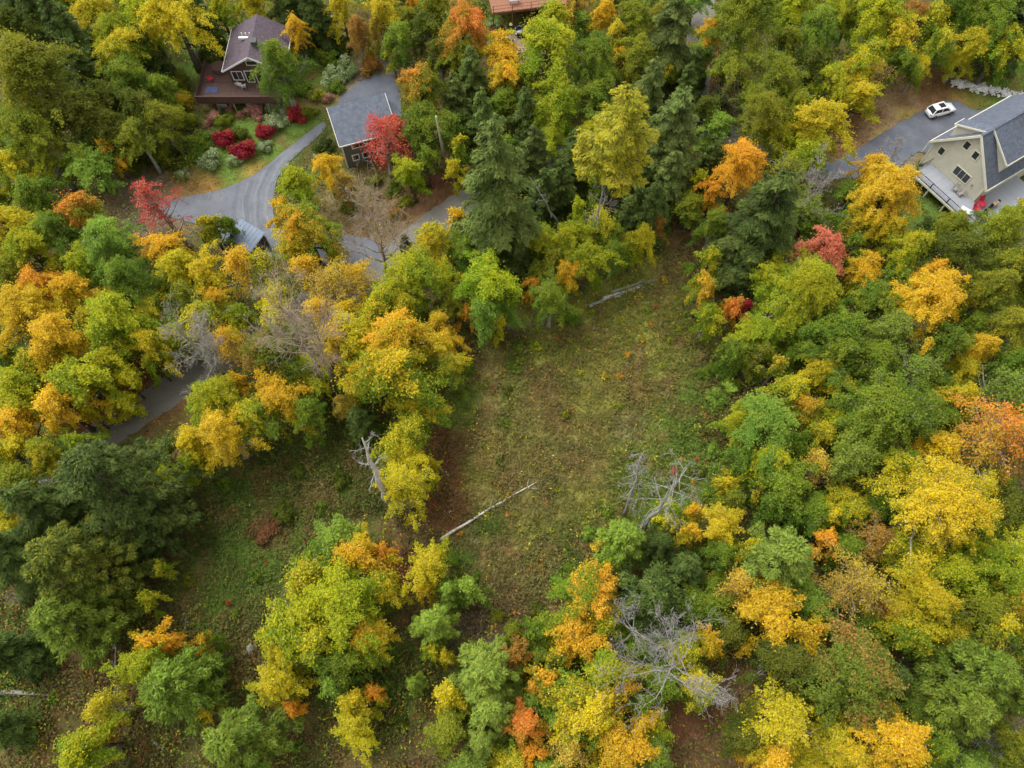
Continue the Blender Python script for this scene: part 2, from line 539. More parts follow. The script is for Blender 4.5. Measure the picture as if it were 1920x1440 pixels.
ROAD_LINE = [(60, 935), (150, 850), (255, 775), (345, 715), (430, 660), (560, 585), (700, 512), (780, 447), (850, 395), (930, 345), (1020, 305), (1140, 275), (1240, 240), (1300, 175), (1312, 80), (1315, 0), (1318, -60)]
ROAD_W = 4.6


def smooth_line(pts, n=6):
    out = []
    P = [pts[0]] + list(pts) + [pts[-1]]
    for i in range(1, len(P) - 2):
        for k in range(n):
            t = k / n
            a, b, c, d = P[i - 1], P[i], P[i + 1], P[i + 2]
            out.append(0.5 * ((2 * b) + (-a + c) * t + (2 * a - 5 * b + 4 * c - d) * t * t + (-a + 3 * b - 3 * c + d) * t ** 3))
    out.append(P[-2])
    return out


road_c = smooth_line([U(x, y) for x, y in ROAD_LINE], 8)
drive_link = smooth_line([U(x, y) for x, y in [(1240, 240), (1320, 235), (1400, 268), (1470, 292), (1520, 305)]], 8)
polys_w = {k: [U(x, y) for x, y in v] for k, v in (('paved', PAVED), ('parking', PARKING), ('right', DRIVE_RIGHT), ('yard', DIRT_YARD))}


def in_poly(x, y, poly):
    c = np.zeros(len(x), dtype=bool)
    n = len(poly)
    for i in range(n):
        a, b = poly[i], poly[(i + 1) % n]
        if abs(a.y - b.y) < 1e-9:
            continue
        k = ((a.y > y) != (b.y > y)) & (x < (b.x - a.x) * (y - a.y) / (b.y - a.y) + a.x)
        c ^= k
    return c


def line_dist(x, y, pts):
    d = np.full(len(x), 1e9)
    for a, b in zip(pts[:-1], pts[1:]):
        ax, ay, bx, by = a.x, a.y, b.x, b.y
        L = (bx - ax) ** 2 + (by - ay) ** 2 + 1e-9
        t = np.clip(((x - ax) * (bx - ax) + (y - ay) * (by - ay)) / L, 0, 1)
        d = np.minimum(d, np.hypot(x - ax - t * (bx - ax), y - ay - t * (by - ay)))
    return d


def hard_dist(x, y):
    d = np.minimum(line_dist(x, y, road_c), line_dist(x, y, drive_link)) - ROAD_W / 2
    for p in polys_w.values():
        e = line_dist(x, y, list(p) + [p[0]])
        e[in_poly(x, y, p)] *= -1
        d = np.minimum(d, e)
    return d


HOUSES = [(-39.8, 93.0, 14), (-21.5, 79.5, 9), (66, 76, 20), (0, 112, 10)]      # level ground round each building


def ground_height(x, y):
    hd = hard_dist(x, y)
    k = np.clip((hd - 0.8) / 3.0, 0, 1)
    for hx, hy, r in HOUSES:
        k = np.minimum(k, np.clip((np.hypot(x - hx, y - hy) - r) / 4.0, 0, 1))
    h = (vnoise(x, y, 9, 31) - 0.5) * 0.7 + (vnoise(x, y, 2.5, 33) - 0.5) * 0.22 + (vnoise(x, y, 0.9, 35) - 0.5) * 0.1
    return h * k - 0.015


gx, gy = np.arange(GX0, GX1 + 0.01, GS), np.arange(GY0, GY1 + 0.01, GS)
XX, YY = np.meshgrid(gx, gy)
gxf, gyf = XX.ravel(), YY.ravel()
gz = ground_height(gxf, gyf)
NXg, NYg = len(gx), len(gy)
ii = (np.arange(NYg - 1)[:, None] * NXg + np.arange(NXg - 1)[None]).ravel()
gq = np.stack([ii, ii + 1, ii + 1 + NXg, ii + NXg], 1)
me = quick_mesh('ground', np.stack([gxf, gyf, gz], 1), gq, smooth=True)
ca_ = me.attributes.new('gc', 'FLOAT_VECTOR', 'POINT')
ca_.data.foreach_set('vector', ground_colour(gxf, gyf).astype(np.float32).ravel())
gm, nt, bs = new_mat('forest_floor')
at = nd(nt, 'ShaderNodeAttribute', attribute_name='gc')
f = noise(nt, 3.5, 6, 0.7)
c = mix_col(nt, 0.75, at.outputs['Color'], f, 'OVERLAY')
v = nd(nt, 'ShaderNodeTexVoronoi')
v.inputs['Scale'].default_value = 5.0
tcn = nd(nt, 'ShaderNodeTexCoord')
nt.links.new(tcn.outputs['Object'], v.inputs['Vector'])
c = mix_col(nt, 0.22, c, v.outputs['Color'], 'SOFT_LIGHT')
nt.links.new(c, bs.inputs['Base Color'])
bs.inputs['Roughness'].default_value = 0.95
bs.inputs['Specular IOR Level'].default_value = 0.1
bp = nd(nt, 'ShaderNodeBump')
bp.inputs['Strength'].default_value = 0.6
bp.inputs['Distance'].default_value = 0.1
nt.links.new(noise(nt, 6, 6, 0.7), bp.inputs['Height'])
nt.links.new(bp.outputs[0], bs.inputs['Normal'])
ground = link('ground', me, gm)
ground['kind'] = 'structure'
ground['label'] = 'brown and green forest floor with a rough grassy clearing'
# the land goes on beyond the woodland in view
far = MB()
far.add([(-1200, -900, -0.6), (1200, -900, -0.6), (1200, 1500, -0.6), (-1200, 1500, -0.6)], [(0, 1, 2, 3)])
fo = far.build('terrain', rough_mat('far_forest_floor', lin(70, 72, 36), lin(120, 104, 44), 0.2, 0.95, 0.2))
fo['kind'] = 'structure'
fo['label'] = 'wooded land going on beyond the photographed plot'


def poly_sheet(name, pts, z, mat, label, jitter=0.12, parent=None):
    rng = random.Random(name)
    P = []
    n = len(pts)
    for i in range(n):
        a, b = pts[i], pts[(i + 1) % n]
        m = max(1, int((b - a).length / 0.8))
        for k in range(m):
            q = a.lerp(b, k / m)
            P.append(Vector((q.x + rng.uniform(-jitter, jitter), q.y + rng.uniform(-jitter, jitter), 0)))
    tris = tessellate_polygon([P])
    me = bpy.data.meshes.new(name)
    fs = []
    for t in tris:
        a, b, c = (P[i] for i in t)
        fs.append(t if (b - a).cross(c - a).z > 0 else t[::-1])
    me.from_pydata([(p.x, p.y, z) for p in P], [], fs)
    o = link(name, me, mat, parent)
    if parent is None:
        o['kind'] = 'structure'
        o['label'] = label
    return o


def ribbon(name, line, width, z, mat, label, jitter=0.18):
    rng = random.Random(name)
    vs, fs = [], []
    for i, p in enumerate(line):
        d = (line[min(i + 1, len(line) - 1)] - line[max(i - 1, 0)]).normalized()
        s = Vector((-d.y, d.x, 0))
        for k in (-1, -0.5, 0, 0.5, 1):
            q = p + s * (k * width / 2 + (rng.uniform(-jitter, jitter) if abs(k) == 1 else 0))
            vs.append((q.x, q.y, z + 0.05 * (1 - k * k)))
    for i in range(len(line) - 1):
        for k in range(4):
            fs.append((i * 5 + k + 1, i * 5 + k, i * 5 + 5 + k, i * 5 + 6 + k))
    me = bpy.data.meshes.new(name)
    me.from_pydata(vs, [], fs)
    o = link(name, me, mat)
    o['kind'] = 'structure'
    o['label'] = label
    return o


tc_ = U(640, 395)
M['asphalt'] = road_material('worn_asphalt', lin(86, 90, 98), lin(138, 141, 147), track=None)
M['asphalt_dark'] = road_material('dark_asphalt', lin(74, 78, 88), lin(122, 126, 135))
M['gravel'] = road_material('gravel_lane', lin(108, 105, 99), lin(140, 136, 128))
M['dirt'] = road_material('dirt_yard', lin(128, 108, 88), lin(158, 140, 118))
ribbon('road', road_c, ROAD_W, 0.004, M['gravel'], 'grey gravel lane winding through the trees')
ribbon('road', drive_link, 4.2, 0.012, M['gravel'], 'gravel spur joining the lane to the paved drive')
drive = poly_sheet('driveway', polys_w['paved'], 0.068, M['asphalt'], 'worn grey turnaround with curving tyre tracks below the garden')
M['track_light'] = road_material('tyre_track_light', lin(108, 111, 117), lin(138, 141, 147))
M['track_dark'] = road_material('tyre_track_dark', lin(91, 95, 103), lin(120, 124, 132))
tl = smooth_line([U(x, y) for x, y in [(592, 244), (560, 268), (527, 303), (503, 342), (494, 382), (498, 420), (508, 450)]], 8)
for i, off in enumerate([-4.2, -2.9, -2.5, -1.3, -0.8, 0.3]):
    rg = random.Random(i)
    vs, fs = [], []
    w = rg.uniform(0.10, 0.34)
    n0, n1 = rg.randint(6, 14), len(tl) - rg.randint(1, 6)
    for k in range(n0, n1):
        d = (tl[min(k + 1, len(tl) - 1)] - tl[k - 1]).normalized()
        sd = Vector((-d.y, d.x, 0))
        t = (k - n0) / max(1, n1 - n0 - 1)
        spread = min(1.0, 0.15 + k / 26)
        c_ = tl[k] + sd * (off * spread + 0.1 * math.sin(k * 0.7 + i))
        ww = w * min(1, 6 * t, 6 * (1 - t)) + 0.01
        if line_dist(np.array([c_.x]), np.array([c_.y]), polys_w['paved'] + polys_w['paved'][:1])[0] < 0.45 or not in_poly(np.array([c_.x]), np.array([c_.y]), polys_w['paved'])[0]:
            if len(vs) > 6:
                break
            vs = []
            continue
        for q in (-1, 1):
            vs.append((c_.x + sd.x * ww * q, c_.y + sd.y * ww * q, 0.073 + 0.0004 * i))
    for k in range(len(vs) // 2 - 1):
        fs.append((2 * k + 1, 2 * k, 2 * k + 2, 2 * k + 3))
    mt = bpy.data.meshes.new('tyre_track')
    mt.from_pydata(vs, [], fs)
    link('tyre_track', mt, M['track_light'] if i % 2 else M['track_dark'], drive)
poly_sheet('driveway', polys_w['parking'], 0.073, M['asphalt_dark'], 'grey parking pad behind the shed-roofed garage')
poly_sheet('driveway', polys_w['right'], 0.078, M['asphalt_dark'], 'dark paved drive beside the cream house')
poly_sheet('ground', polys_w['yard'], 0.02, M['dirt'], 'bare dirt yard below the raised wooden deck')

# ------------------------------------------------------------------ plants: shapes
def leaf_quads(rng, C, Nrm, length, width, fold=0.18, U_dir=None):
    """one folded leaf-shaped quad at every C facing Nrm"""
    n = len(C)
    Nrm = Nrm / (np.linalg.norm(Nrm, axis=1, keepdims=True) + 1e-9)
    if U_dir is None:
        a = rng.normal(size=(n, 3))
    else:
        a = U_dir
    u = a - (a * Nrm).sum(1, keepdims=True) * Nrm
    u /= np.linalg.norm(u, axis=1, keepdims=True) + 1e-9
    w = np.cross(Nrm, u)
    L = (length * rng.uniform(0.7, 1.3, n))[:, None]
    W = (width * rng.uniform(0.7, 1.3, n))[:, None]
    up = Nrm * L * fold
    V = np.stack([C - u * L / 2 - w * W / 2, C - u * L / 2 + w * W / 2 + up, C + u * L / 2], 1).reshape(-1, 3)
    Q = np.arange(n * 3).reshape(n, 3)
    return V, Q


def unit(v):
    return v / (np.linalg.norm(v, axis=-1, keepdims=True) + 1e-9)


def proto_broad(seed, R, h, hc, n_clump, n_leaf, leaf, plate=0.45, lobes=0.2, sparse=0.0):
    """R crown radius, h height, hc crown depth; plate: how flat each spray is"""
    rng = np.random.default_rng(seed)
    z0 = h - hc
    ph = rng.uniform(0, 6.28, 6)
    pointy = seed % 2 == 0
    tw = 0.24 if pointy else 0.36
    # clump centres: mostly near the outside of an uneven dome
    C = []
    while len(C) < n_clump:
        az = rng.uniform(0, 2 * np.pi)
        t = rng.uniform(0, 1) ** 0.55                        # height in the crown
        if t > tw:
            v = (t - tw) / (1 - tw)
            prof = (1 - v) ** 0.72 * 0.95 + 0.05 if pointy else math.sqrt(max(0.0, 1 - v ** 2.1))
        else:
            prof = 0.62 + 0.38 * (t / tw)
        lob = 1 + lobes * math.sin(2 * az + ph[0]) * 0.6 + lobes * math.sin(3 * az + ph[1] + 3 * t) + lobes * 0.8 * math.sin(5 * az + ph[2] - 4 * t)
        rr = R * prof * lob * (1 - 0.75 * rng.uniform(0, 1) ** 2.2) * rng.uniform(0.74, 1.16)
        p = np.array([rr * math.cos(az), rr * math.sin(az), z0 + hc * t + rng.normal() * 0.03 * hc])
        C.append(p)
    C = np.array(C)
    out = unit(np.stack([C[:, 0], C[:, 1], (C[:, 2] - (z0 + 0.3 * hc)) * 0.9], 1))
    tilt = unit(out * rng.uniform(0.25, 0.9, (n_clump, 1)) + np.array([0, 0, 0.9]) + rng.normal(size=(n_clump, 3)) * 0.18)
    size = (R * 0.20 * rng.uniform(0.6, 1.4, n_clump)) * (1.9 / max(1.0, (n_clump / 55.0) ** 0.5))
    wgt = size ** 2
    cnt = np.maximum(4, (n_leaf * wgt / wgt.sum()).astype(int))
    idx = np.repeat(np.arange(n_clump), cnt)
    n = len(idx)
    # feather-like spray pointing outward: toothed sides, narrow drooping tip
    T = tilt[idx]
    oh = C * np.array([1, 1, 0]) + rng.normal(size=C.shape) * 0.25 * R
    oh = unit(oh)[idx]
    a = unit(oh - (oh * T).sum(1, keepdims=True) * T)
    b = np.cross(T, a)
    sz = size[idx]
    sl = rng.uniform(-0.75, 1.3, n)
    half = np.where(sl < 0, 0.72 + 0.3 * sl, 0.72 * (1 - 0.78 * sl / 1.3)) * (0.78 + 0.34 * np.sin(sl * 8.5 + idx * 1.9))
    lat = rng.uniform(-1, 1, n) * half
    hgt_in = (rng.normal(size=n) * 0.22 - 0.45 * np.abs(lat) - 0.22 * np.maximum(sl, 0) ** 2) * sz * plate
    P = C[idx] + a * (sl * sz)[:, None] + b * (lat * sz)[:, None] + T * hgt_in[:, None]
    P[:, 2] -= 0.10 * np.maximum(sl, 0) ** 2 * sz
    P += rng.normal(size=(n, 3)) * (np.where(rng.uniform(size=n) < 0.18, 0.30, 0.05) * sz)[:, None]
    N = unit(T + a * (0.25 * sl)[:, None] + b * (0.4 * lat)[:, None] + rng.normal(size=(n, 3)) * 0.40)
    if sparse > 0:
        k = rng.uniform(size=n) > sparse
        P, N, idx = P[k], N[k], idx[k]
        n = len(idx)
    V, Q = leaf_quads(rng, P, N, leaf, leaf * 0.72)
    cl = rng.uniform(0, 1, n_clump)
    # neighbouring sprays turn together
    side = 0.5 + 0.5 * np.sin(np.arctan2(C[:, 1], C[:, 0]) * 1.0 + ph[3] + C[:, 2] * 0.4)
    cl = 0.55 * cl + 0.45 * side
    hh = np.clip((P[:, 2] - z0) / hc, 0, 1)
    lf = np.stack([rng.uniform(0, 1, n), cl[idx], hh], 1)
    crown = quick_mesh('crown', V, Q, {'lf': lf})
    # trunk and limbs reaching into the sprays
    mb = MB()
    tr = 0.028 * h + 0.03 * R
    bend = rng.normal(size=2) * 0.03 * h
    path = [(bend[0] * t * t, bend[1] * t * t, h * 0.93 * t) for t in (0, 0.08, 0.25, 0.45, 0.65, 0.85, 1)]
    mb.tube(path, [tr * 1.35, tr, tr * 0.82, tr * 0.62, tr * 0.42, tr * 0.2, tr * 0.05], 7)
    for i in rng.permutation(n_clump)[:min(n_clump, 46)]:
        c = C[i]
        s = max(0.35 * z0 / h, min(0.88, (c[2] - 0.55 * math.hypot(c[0], c[1])) / (h * 0.93)))
        a0 = np.array([bend[0] * s * s, bend[1] * s * s, h * 0.93 * s])
        m1 = a0 + (c - a0) * 0.5 + np.array([0, 0, -0.06 * R]) + rng.normal(size=3) * 0.04 * R
        r0 = tr * (0.5 - 0.36 * s)
        mb.tube([a0, m1, c], [r0, r0 * 0.6, r0 * 0.15], 4)
        for k in range(2):
            e = c + rng.normal(size=3) * size[i] * 0.55
            mb.tube([m1 + (c - m1) * 0.5, e], [r0 * 0.3, r0 * 0.06], 3)
    return mb.mesh('trunk', smooth=True), crown, R, h


def proto_hemlock(seed, R, h, n_q, droop=0.35, gap=0.42, power=0.8, fluffy=1.0):
    rng = np.random.default_rng(seed)
    mb = MB()
    tr = 0.02 * h
    mb.tube([(0, 0, 0), (0, 0, h * 0.1), (0.01 * h, 0, h * 0.5), (0, 0, h * 0.97)], [tr * 1.25, tr, tr * 0.6, 0.02], 7)
    Ps, Us, Ns, Cl, Hh, Wt = [], [], [], [], [], []
    z = h * 0.08
    br = []
    while z < h * 0.985:
        t = z / h
        L = R * (1 - t) ** power * 1.08 + 0.25
        for k in range(rng.integers(4, 6)):
            az = rng.uniform(0, 2 * np.pi)
            br.append((z + rng.normal() * 0.15, az, L * rng.uniform(0.62, 1.12)))
        z += gap * rng.uniform(0.7, 1.3)
    tot = sum(b[2] ** 1.6 for b in br)
    for z, az, L in br:
        n = max(6, int(n_q * L ** 1.6 / tot))
        s = rng.uniform(0.12, 1.0, n) ** 0.75
        d = np.array([math.cos(az), math.sin(az), 0])
        w = np.array([-d[1], d[0], 0])
        rise = rng.uniform(-0.05, 0.22)
        half = 0.34 * L * (1 - 0.75 * s) * fluffy + 0.12
        lat = rng.uniform(-1, 1, n) * half
        zz = z + rise * s * L - droop * (s ** 2) * L * 0.55 - 0.3 * np.abs(lat) + rng.normal(size=n) * 0.05
        P = d * (s * L)[:, None] + w * lat[:, None]
        P[:, 2] = zz
        ud = d * 0.75 + w * (np.sign(lat) * 0.75)[:, None] + rng.normal(size=(n, 3)) * 0.25
        ud[:, 2] -= 0.25 + 0.35 * s
        Ps.append(P)
        Us.append(ud)
        Ns.append(np.array([0, 0, 1.0]) + d * 0.35 + rng.normal(size=(n, 3)) * 0.33)
        Cl.append(np.full(n, rng.uniform()))
        Hh.append(np.clip(s, 0, 1))
        if L > 0.8:
            mb.tube([(0, 0, z), tuple(d * L * 0.5 + np.array([0, 0, z + rise * 0.5 * L - 0.07 * droop * L])), tuple(d * L * 0.95 + np.array([0, 0, z + rise * 0.95 * L - 0.5 * droop * L]))],
                    [0.012 * L + 0.015, 0.008 * L + 0.01, 0.006], 3)
    P, Ud, N = np.concatenate(Ps), np.concatenate(Us), np.concatenate(Ns)
    n = len(P)
    V, Q = leaf_quads(rng, P, N, 0.46, 0.19, 0.06, Ud)
    lf = np.stack([rng.uniform(0, 1, n), np.concatenate(Cl), np.concatenate(Hh)], 1)
    return mb.mesh('trunk', smooth=True), quick_mesh('crown', V, Q, {'lf': lf}), R, h


def proto_pine(seed, R, h, n_q, n_tuft=170):
    """broad pine: long limbs ending in upswept plumes"""
    rng = np.random.default_rng(seed)
    mb = MB()
    tr = 0.022 * h
    mb.tube([(0, 0, 0), (0, 0, h * 0.1), (0.012 * h, 0, h * 0.5), (0, 0.01 * h, h * 0.95)], [tr * 1.25, tr, tr * 0.6, 0.03], 7)
    T, Dr = [], []
    lev = np.linspace(0.28, 0.97, 9)
    for t in lev:
        L = R * (1.12 * (1 - t) ** 0.62 + 0.12)
        nb = rng.integers(5, 8)
        a0 = rng.uniform(0, 6.28)
        for k in range(nb):
            az = a0 + k * 2 * np.pi / nb + rng.normal() * 0.2
            Lk = L * rng.uniform(0.7, 1.1)
            d = np.array([math.cos(az), math.sin(az), 0])
            b = np.array([0, 0, h * t * 0.97])
            e = b + d * Lk + np.array([0, 0, Lk * rng.uniform(-0.18, 0.14)])
            mb.tube([b, b + (e - b) * 0.5 - np.array([0, 0, 0.05 * Lk]), e], [0.016 * Lk + 0.03, 0.01 * Lk + 0.02, 0.01], 4)
            m = max(3, int(Lk * 1.55))
            for j in range(m):
                s = 0.3 + 0.75 * (j + rng.uniform()) / m
                w = np.array([-d[1], d[0], 0]) * rng.normal() * 0.17 * Lk * (1.1 - s * 0.5)
                T.append(b + (e - b) * s + w + np.array([0, 0, rng.uniform(-0.1, 0.3)]))
                Dr.append(unit(d * 0.7 + w * 0.4 + np.array([0, 0, 0.55])))
    T, Dr = np.array(T), np.array(Dr)
    nt_ = len(T)
    idx = rng.integers(0, nt_, n_q)
    size = rng.uniform(0.45, 0.85, nt_) * (R / 6) ** 0.5
    g = rng.normal(size=(n_q, 3)) * np.array([1, 1, 0.42])
    g = unit(g) * (rng.uniform(0, 1, (n_q, 1)) ** 0.5)
    P = T[idx] + g * size[idx][:, None]
    Ud = unit(g + Dr[idx] * 0.7 + rng.normal(size=(n_q, 3)) * 0.3)
    N = np.array([0, 0, 1.0]) + g * 0.5 + rng.normal(size=(n_q, 3)) * 0.4
    V, Q = leaf_quads(rng, P, N, 0.40, 0.15, 0.05, Ud)
    cl = rng.uniform(0, 1, nt_)
    lf = np.stack([rng.uniform(0, 1, n_q), cl[idx], np.clip(0.5 + g[:, 2], 0, 1)], 1)
    return mb.mesh('trunk', smooth=True), quick_mesh('crown', V, Q, {'lf': lf}), R, h


def proto_bush(seed, R, h, n_leaf, leaf, n_clump=26):
    rng = np.random.default_rng(seed)
    C = unit(rng.normal(size=(n_clump, 3)))
    C[:, 2] = np.abs(C[:, 2])
    C = C * (rng.uniform(0.4, 1.15, (n_clump, 1))) * np.array([R * 0.8, R * 0.8, h * 0.62]) + np.array([0, 0, h * 0.22])
    size = rng.uniform(0.26, 0.42, n_clump) * R
    idx = rng.integers(0, n_clump, n_leaf)
    g = unit(rng.normal(size=(n_leaf, 3))) * (rng.uniform(0, 1, (n_leaf, 1)) ** 0.4)
    P = C[idx] + g * size[idx][:, None] * np.array([1, 1, 0.75])
    P[:, 2] = np.maximum(P[:, 2], 0.05)
    N = g + np.array([0, 0, 0.5]) + rng.normal(size=(n_leaf, 3)) * 0.4
    V, Q = leaf_quads(rng, P, N, leaf, leaf * 0.7)
    cl = rng.uniform(0, 1, n_clump)
    lf = np.stack([rng.uniform(0, 1, n_leaf), cl[idx], np.clip(P[:, 2] / h, 0, 1)], 1)
    mb = MB()
    for k in range(9):
        e = C[k % n_clump]
        mb.tube([(e[0] * 0.1, e[1] * 0.1, -0.05), (e[0] * 0.5, e[1] * 0.5, e[2] * 0.6), tuple(e)], [0.03 * R, 0.02 * R, 0.006 * R], 4)
    return mb.mesh('stem', smooth=True), quick_mesh('foliage', V, Q, {'lf': lf}), R, h


def proto_bare(seed, h, spread, n1=11, first=0.3, up=0.5, dead=False, fine=True, droop=0.0, fork=1, rk=1.0):
    """leafless tree: trunk and a separate mesh of branches"""
    rng = np.random.default_rng(seed)
    tr = MB()
    br = MB()
    r0 = (0.0115 * h + 0.02) * rk
    n = 8
    path = []
    b = rng.normal(size=2) * 0.02 * h
    for i in range(n):
        t = i / (n - 1)
        path.append(np.array([b[0] * math.sin(2.5 * t) + rng.normal() * 0.006 * h * (i > 0), b[1] * t * t + rng.normal() * 0.006 * h * (i > 0), h * t * (0.97 if not fork else 0.9)]))
    tr.tube(path, [r0 * (1.15 - 1.05 * (i / (n - 1)) ** 0.9) + 0.012 for i in range(n)], 7)

    def at(t):
        x = t * (n - 1)
        i = min(n - 2, int(x))
        return path[i] + (path[i + 1] - path[i]) * (x - i)

    def branch(p, d, L, r, lev):
        k = 5 if lev < 2 else 4
        pts = [p]
        q, dd = p.copy(), unit(d)
        for i in range(k):
            dd = unit(dd + rng.normal(size=3) * (0.16 if lev < 2 else 0.24) + np.array([0, 0, (up * 0.16 if lev < 3 else 0.03) - droop * 0.2]))
            q = q + dd * L / k
            pts.append(q)
        br.tube(pts, [max(0.011, r * (1 - 0.85 * i / k)) for i in range(k + 1)], 5 if lev == 1 else 3)
        if lev >= (4 if fine else 3):
            return
        m = {1: 7, 2: 5, 3: 3}[lev] if not dead else {1: 4, 2: 3, 3: 2}[lev]
        for j in range(m):
            s = rng.uniform(0.22, 1.0)
            i = min(k - 1, int(s * k))
            a = pts[i] + (pts[i + 1] - pts[i]) * (s * k - i)
            dj = unit(pts[i + 1] - pts[i])
            side = unit(np.cross(dj, rng.normal(size=3)))
            branch(a, dj * rng.uniform(0.6, 1.0) + side * rng.uniform(0.5, 0.9), L * rng.uniform(0.32, 0.55), r * 0.45, lev + 1)
    for k in range(n1):
        t = first + (0.98 - first) * (k + rng.uniform(0, 0.8)) / n1
        az = k * 2.4 + rng.normal() * 0.35
        el = up * rng.uniform(0.5, 1.3) + 0.35 * t
        L = spread * rng.uniform(0.7, 1.15) * (1.15 - 0.55 * t)
        branch(at(min(t, 0.99)), np.array([math.cos(az), math.sin(az), el]), L, r0 * (0.5 - 0.26 * t) * (0.62 if dead else 1), 1)
    return tr.mesh('trunk', smooth=True), br.mesh('branches', smooth=True), spread, h


# prototypes, each of a size of its own so that leaves keep one size
PB = {}
for s, (R, h, hc, nc, nl) in {'L': (5.6, 17, 10.5, 125, 17500), 'M': (4.0, 13, 8.2, 84, 11500), 'S': (2.5, 8.5, 5.6, 46, 5600), 'T': (1.4, 4.2, 3.2, 22, 2000)}.items():
    PB['m' + s] = [proto_broad(100 + i * 7 + 2 * nc, R, h, hc, nc, int(nl * 2.3), 0.215 if s in 'LM' else 0.19, 0.34, 0.34) for i in range(4)]
    PB['b' + s] = [proto_broad(300 + i * 7 + 2 * nc, R, h, hc, int(nc * 1.5), int(nl * 2.2), 0.19 if s in 'LM' else 0.17, 0.62, 0.28) for i in range(4)]
    PB['s' + s] = [proto_broad(500 + i * 7 + nc, R, h, hc, int(nc * 1.2), int(nl * 1.5), 0.20, 0.85, 0.3, sparse=0.60) for i in range(2)]
PH = [proto_hemlock(700 + i, 4.6, 17.5, 24000, 0.42 + 0.1 * (i % 2), 0.5, 0.62, 1.35) for i in range(4)]
PHS = [proto_hemlock(740 + i, 2.6, 9.5, 10000, 0.32, 0.42, 0.65, 1.3) for i in range(3)]
PP = [proto_pine(760 + i, 6.2, 18, 30000) for i in range(3)]
PPS = [proto_pine(780 + i, 4.0, 12, 15000) for i in range(3)]
PU = [proto_bush(800 + i, 1.6, 1.9, 3200, 0.19) for i in range(4)]
PUS = [proto_bush(820 + i, 0.8, 0.9, 700, 0.14, 14) for i in range(3)]

# ------------------------------------------------------------------ plants: colours (first, second, share of the second)
PAL = {
    'dg': ('dark green', lin(74, 94, 40), lin(100, 116, 48), 0.35),
    'hg': ('blue-green', lin(92, 110, 50), lin(118, 132, 60), 0.40),
    'g': ('green', lin(102, 136, 40), lin(146, 160, 40), 0.34),
    'lg': ('light green', lin(122, 158, 56), lin(156, 180, 60), 0.42),
    'sg': ('grey-green', lin(118, 140, 48), lin(142, 160, 56), 0.45),
    'ol': ('olive', lin(114, 134, 36), lin(158, 158, 36), 0.42),
    'dol': ('dark olive', lin(88, 106, 34), lin(124, 128, 38), 0.38),
    'yg': ('yellow-green', lin(134, 164, 30), lin(192, 190, 26), 0.40),
    'y': ('yellow', lin(178, 180, 26), lin(212, 192, 24), 0.52),
    'go': ('golden', lin(210, 184, 22), lin(226, 188, 26), 0.5),
    'oy': ('orange and yellow', lin(190, 184, 24), lin(230, 182, 24), 0.45),
    'or': ('orange', lin(232, 182, 28), lin(232, 166, 36), 0.40),
    'gor': ('green and orange', lin(124, 156, 36), lin(232, 172, 30), 0.32),
    'gy': ('green and yellow', lin(116, 150, 36), lin(212, 192, 20), 0.38),
    'rt': ('orange-red', lin(190, 166, 38), lin(236, 144, 52), 0.42),
    'red': ('red', lin(200, 84, 58), lin(222, 100, 74), 0.5),
    'cor': ('coral red', lin(214, 130, 74), lin(230, 134, 102), 0.5),
    'dr': ('dark red', lin(156, 30, 44), lin(186, 52, 60), 0.45),
    'rust': ('rust-brown', lin(164, 132, 50), lin(186, 136, 52), 0.4),
    'gr': ('green and russet', lin(116, 138, 42), lin(190, 128, 66), 0.04),
    'tan': ('tan', lin(176, 156, 62), lin(206, 178, 54), 0.45),
    'pale': ('pale green', lin(140, 162, 98), lin(196, 206, 158), 0.45),
    'pink': ('pink', lin(178, 122, 104), lin(206, 160, 138), 0.5),
    'lar': ('yellowing', lin(150, 152, 32), lin(184, 170, 34), 0.45),
    'pg': ('green', lin(98, 124, 36), lin(128, 146, 44), 0.42),
    'plg': ('light green', lin(120, 148, 44), lin(146, 168, 52), 0.42),
    'rub': ('reddish-brown', lin(110, 96, 50), lin(150, 92, 60), 0.5),
    'ob': ('orange-topped green', lin(132, 148, 32), lin(238, 154, 42), 0.24),
}

LANDMARKS = [
    ('the brown-roofed house', 470, 90), ('the grey garage', 680, 230), ('the metal-roofed shed', 458, 438), ('the utility pole', 830, 280), ('the cream house', 1800, 300),
    ('the white car', 1757, 208), ('the stone berm', 1850, 168), ('the raised cedar deck', 985, 10), ('the fallen birch', 930, 950), ('the grey logs', 1165, 552), ('the birch stump', 1312, 632),
    ('the thin standing snag', 1195, 900), ('the forked dead tree', 1265, 925), ('the big bare tree', 1285, 1245), ('the broken snag', 695, 880), ('the twin-trunk bare tree', 385, 665),
    ('the leaning tan tree', 560, 620), ('the fan-shaped bare tree', 705, 400), ('the giant pine', 190, 890), ('the tall hemlock', 930, 390), ('the yellowing larch', 1120, 235),
    ('the orange maple', 1385, 315), ('the coral tree', 1545, 470), ('the dark hemlock', 1425, 440), ('the slender red tree', 325, 390), ('the broken pole stump', 215, 1230),
    ('the brush heap', 987, 603), ('the curving turnaround', 450, 390), ('the round golden tree', 1757, 950), ('the rust-orange tree', 1853, 813), ('the pale boulder', 470, 1217),
    ('the top edge', None, 0), ('the bottom edge', None, 1440),
]
CORNERS = [('the top left corner', 0, 0), ('the top right corner', 1920, 0), ('the bottom left corner', 0, 1440), ('the bottom right corner', 1920, 1440)]


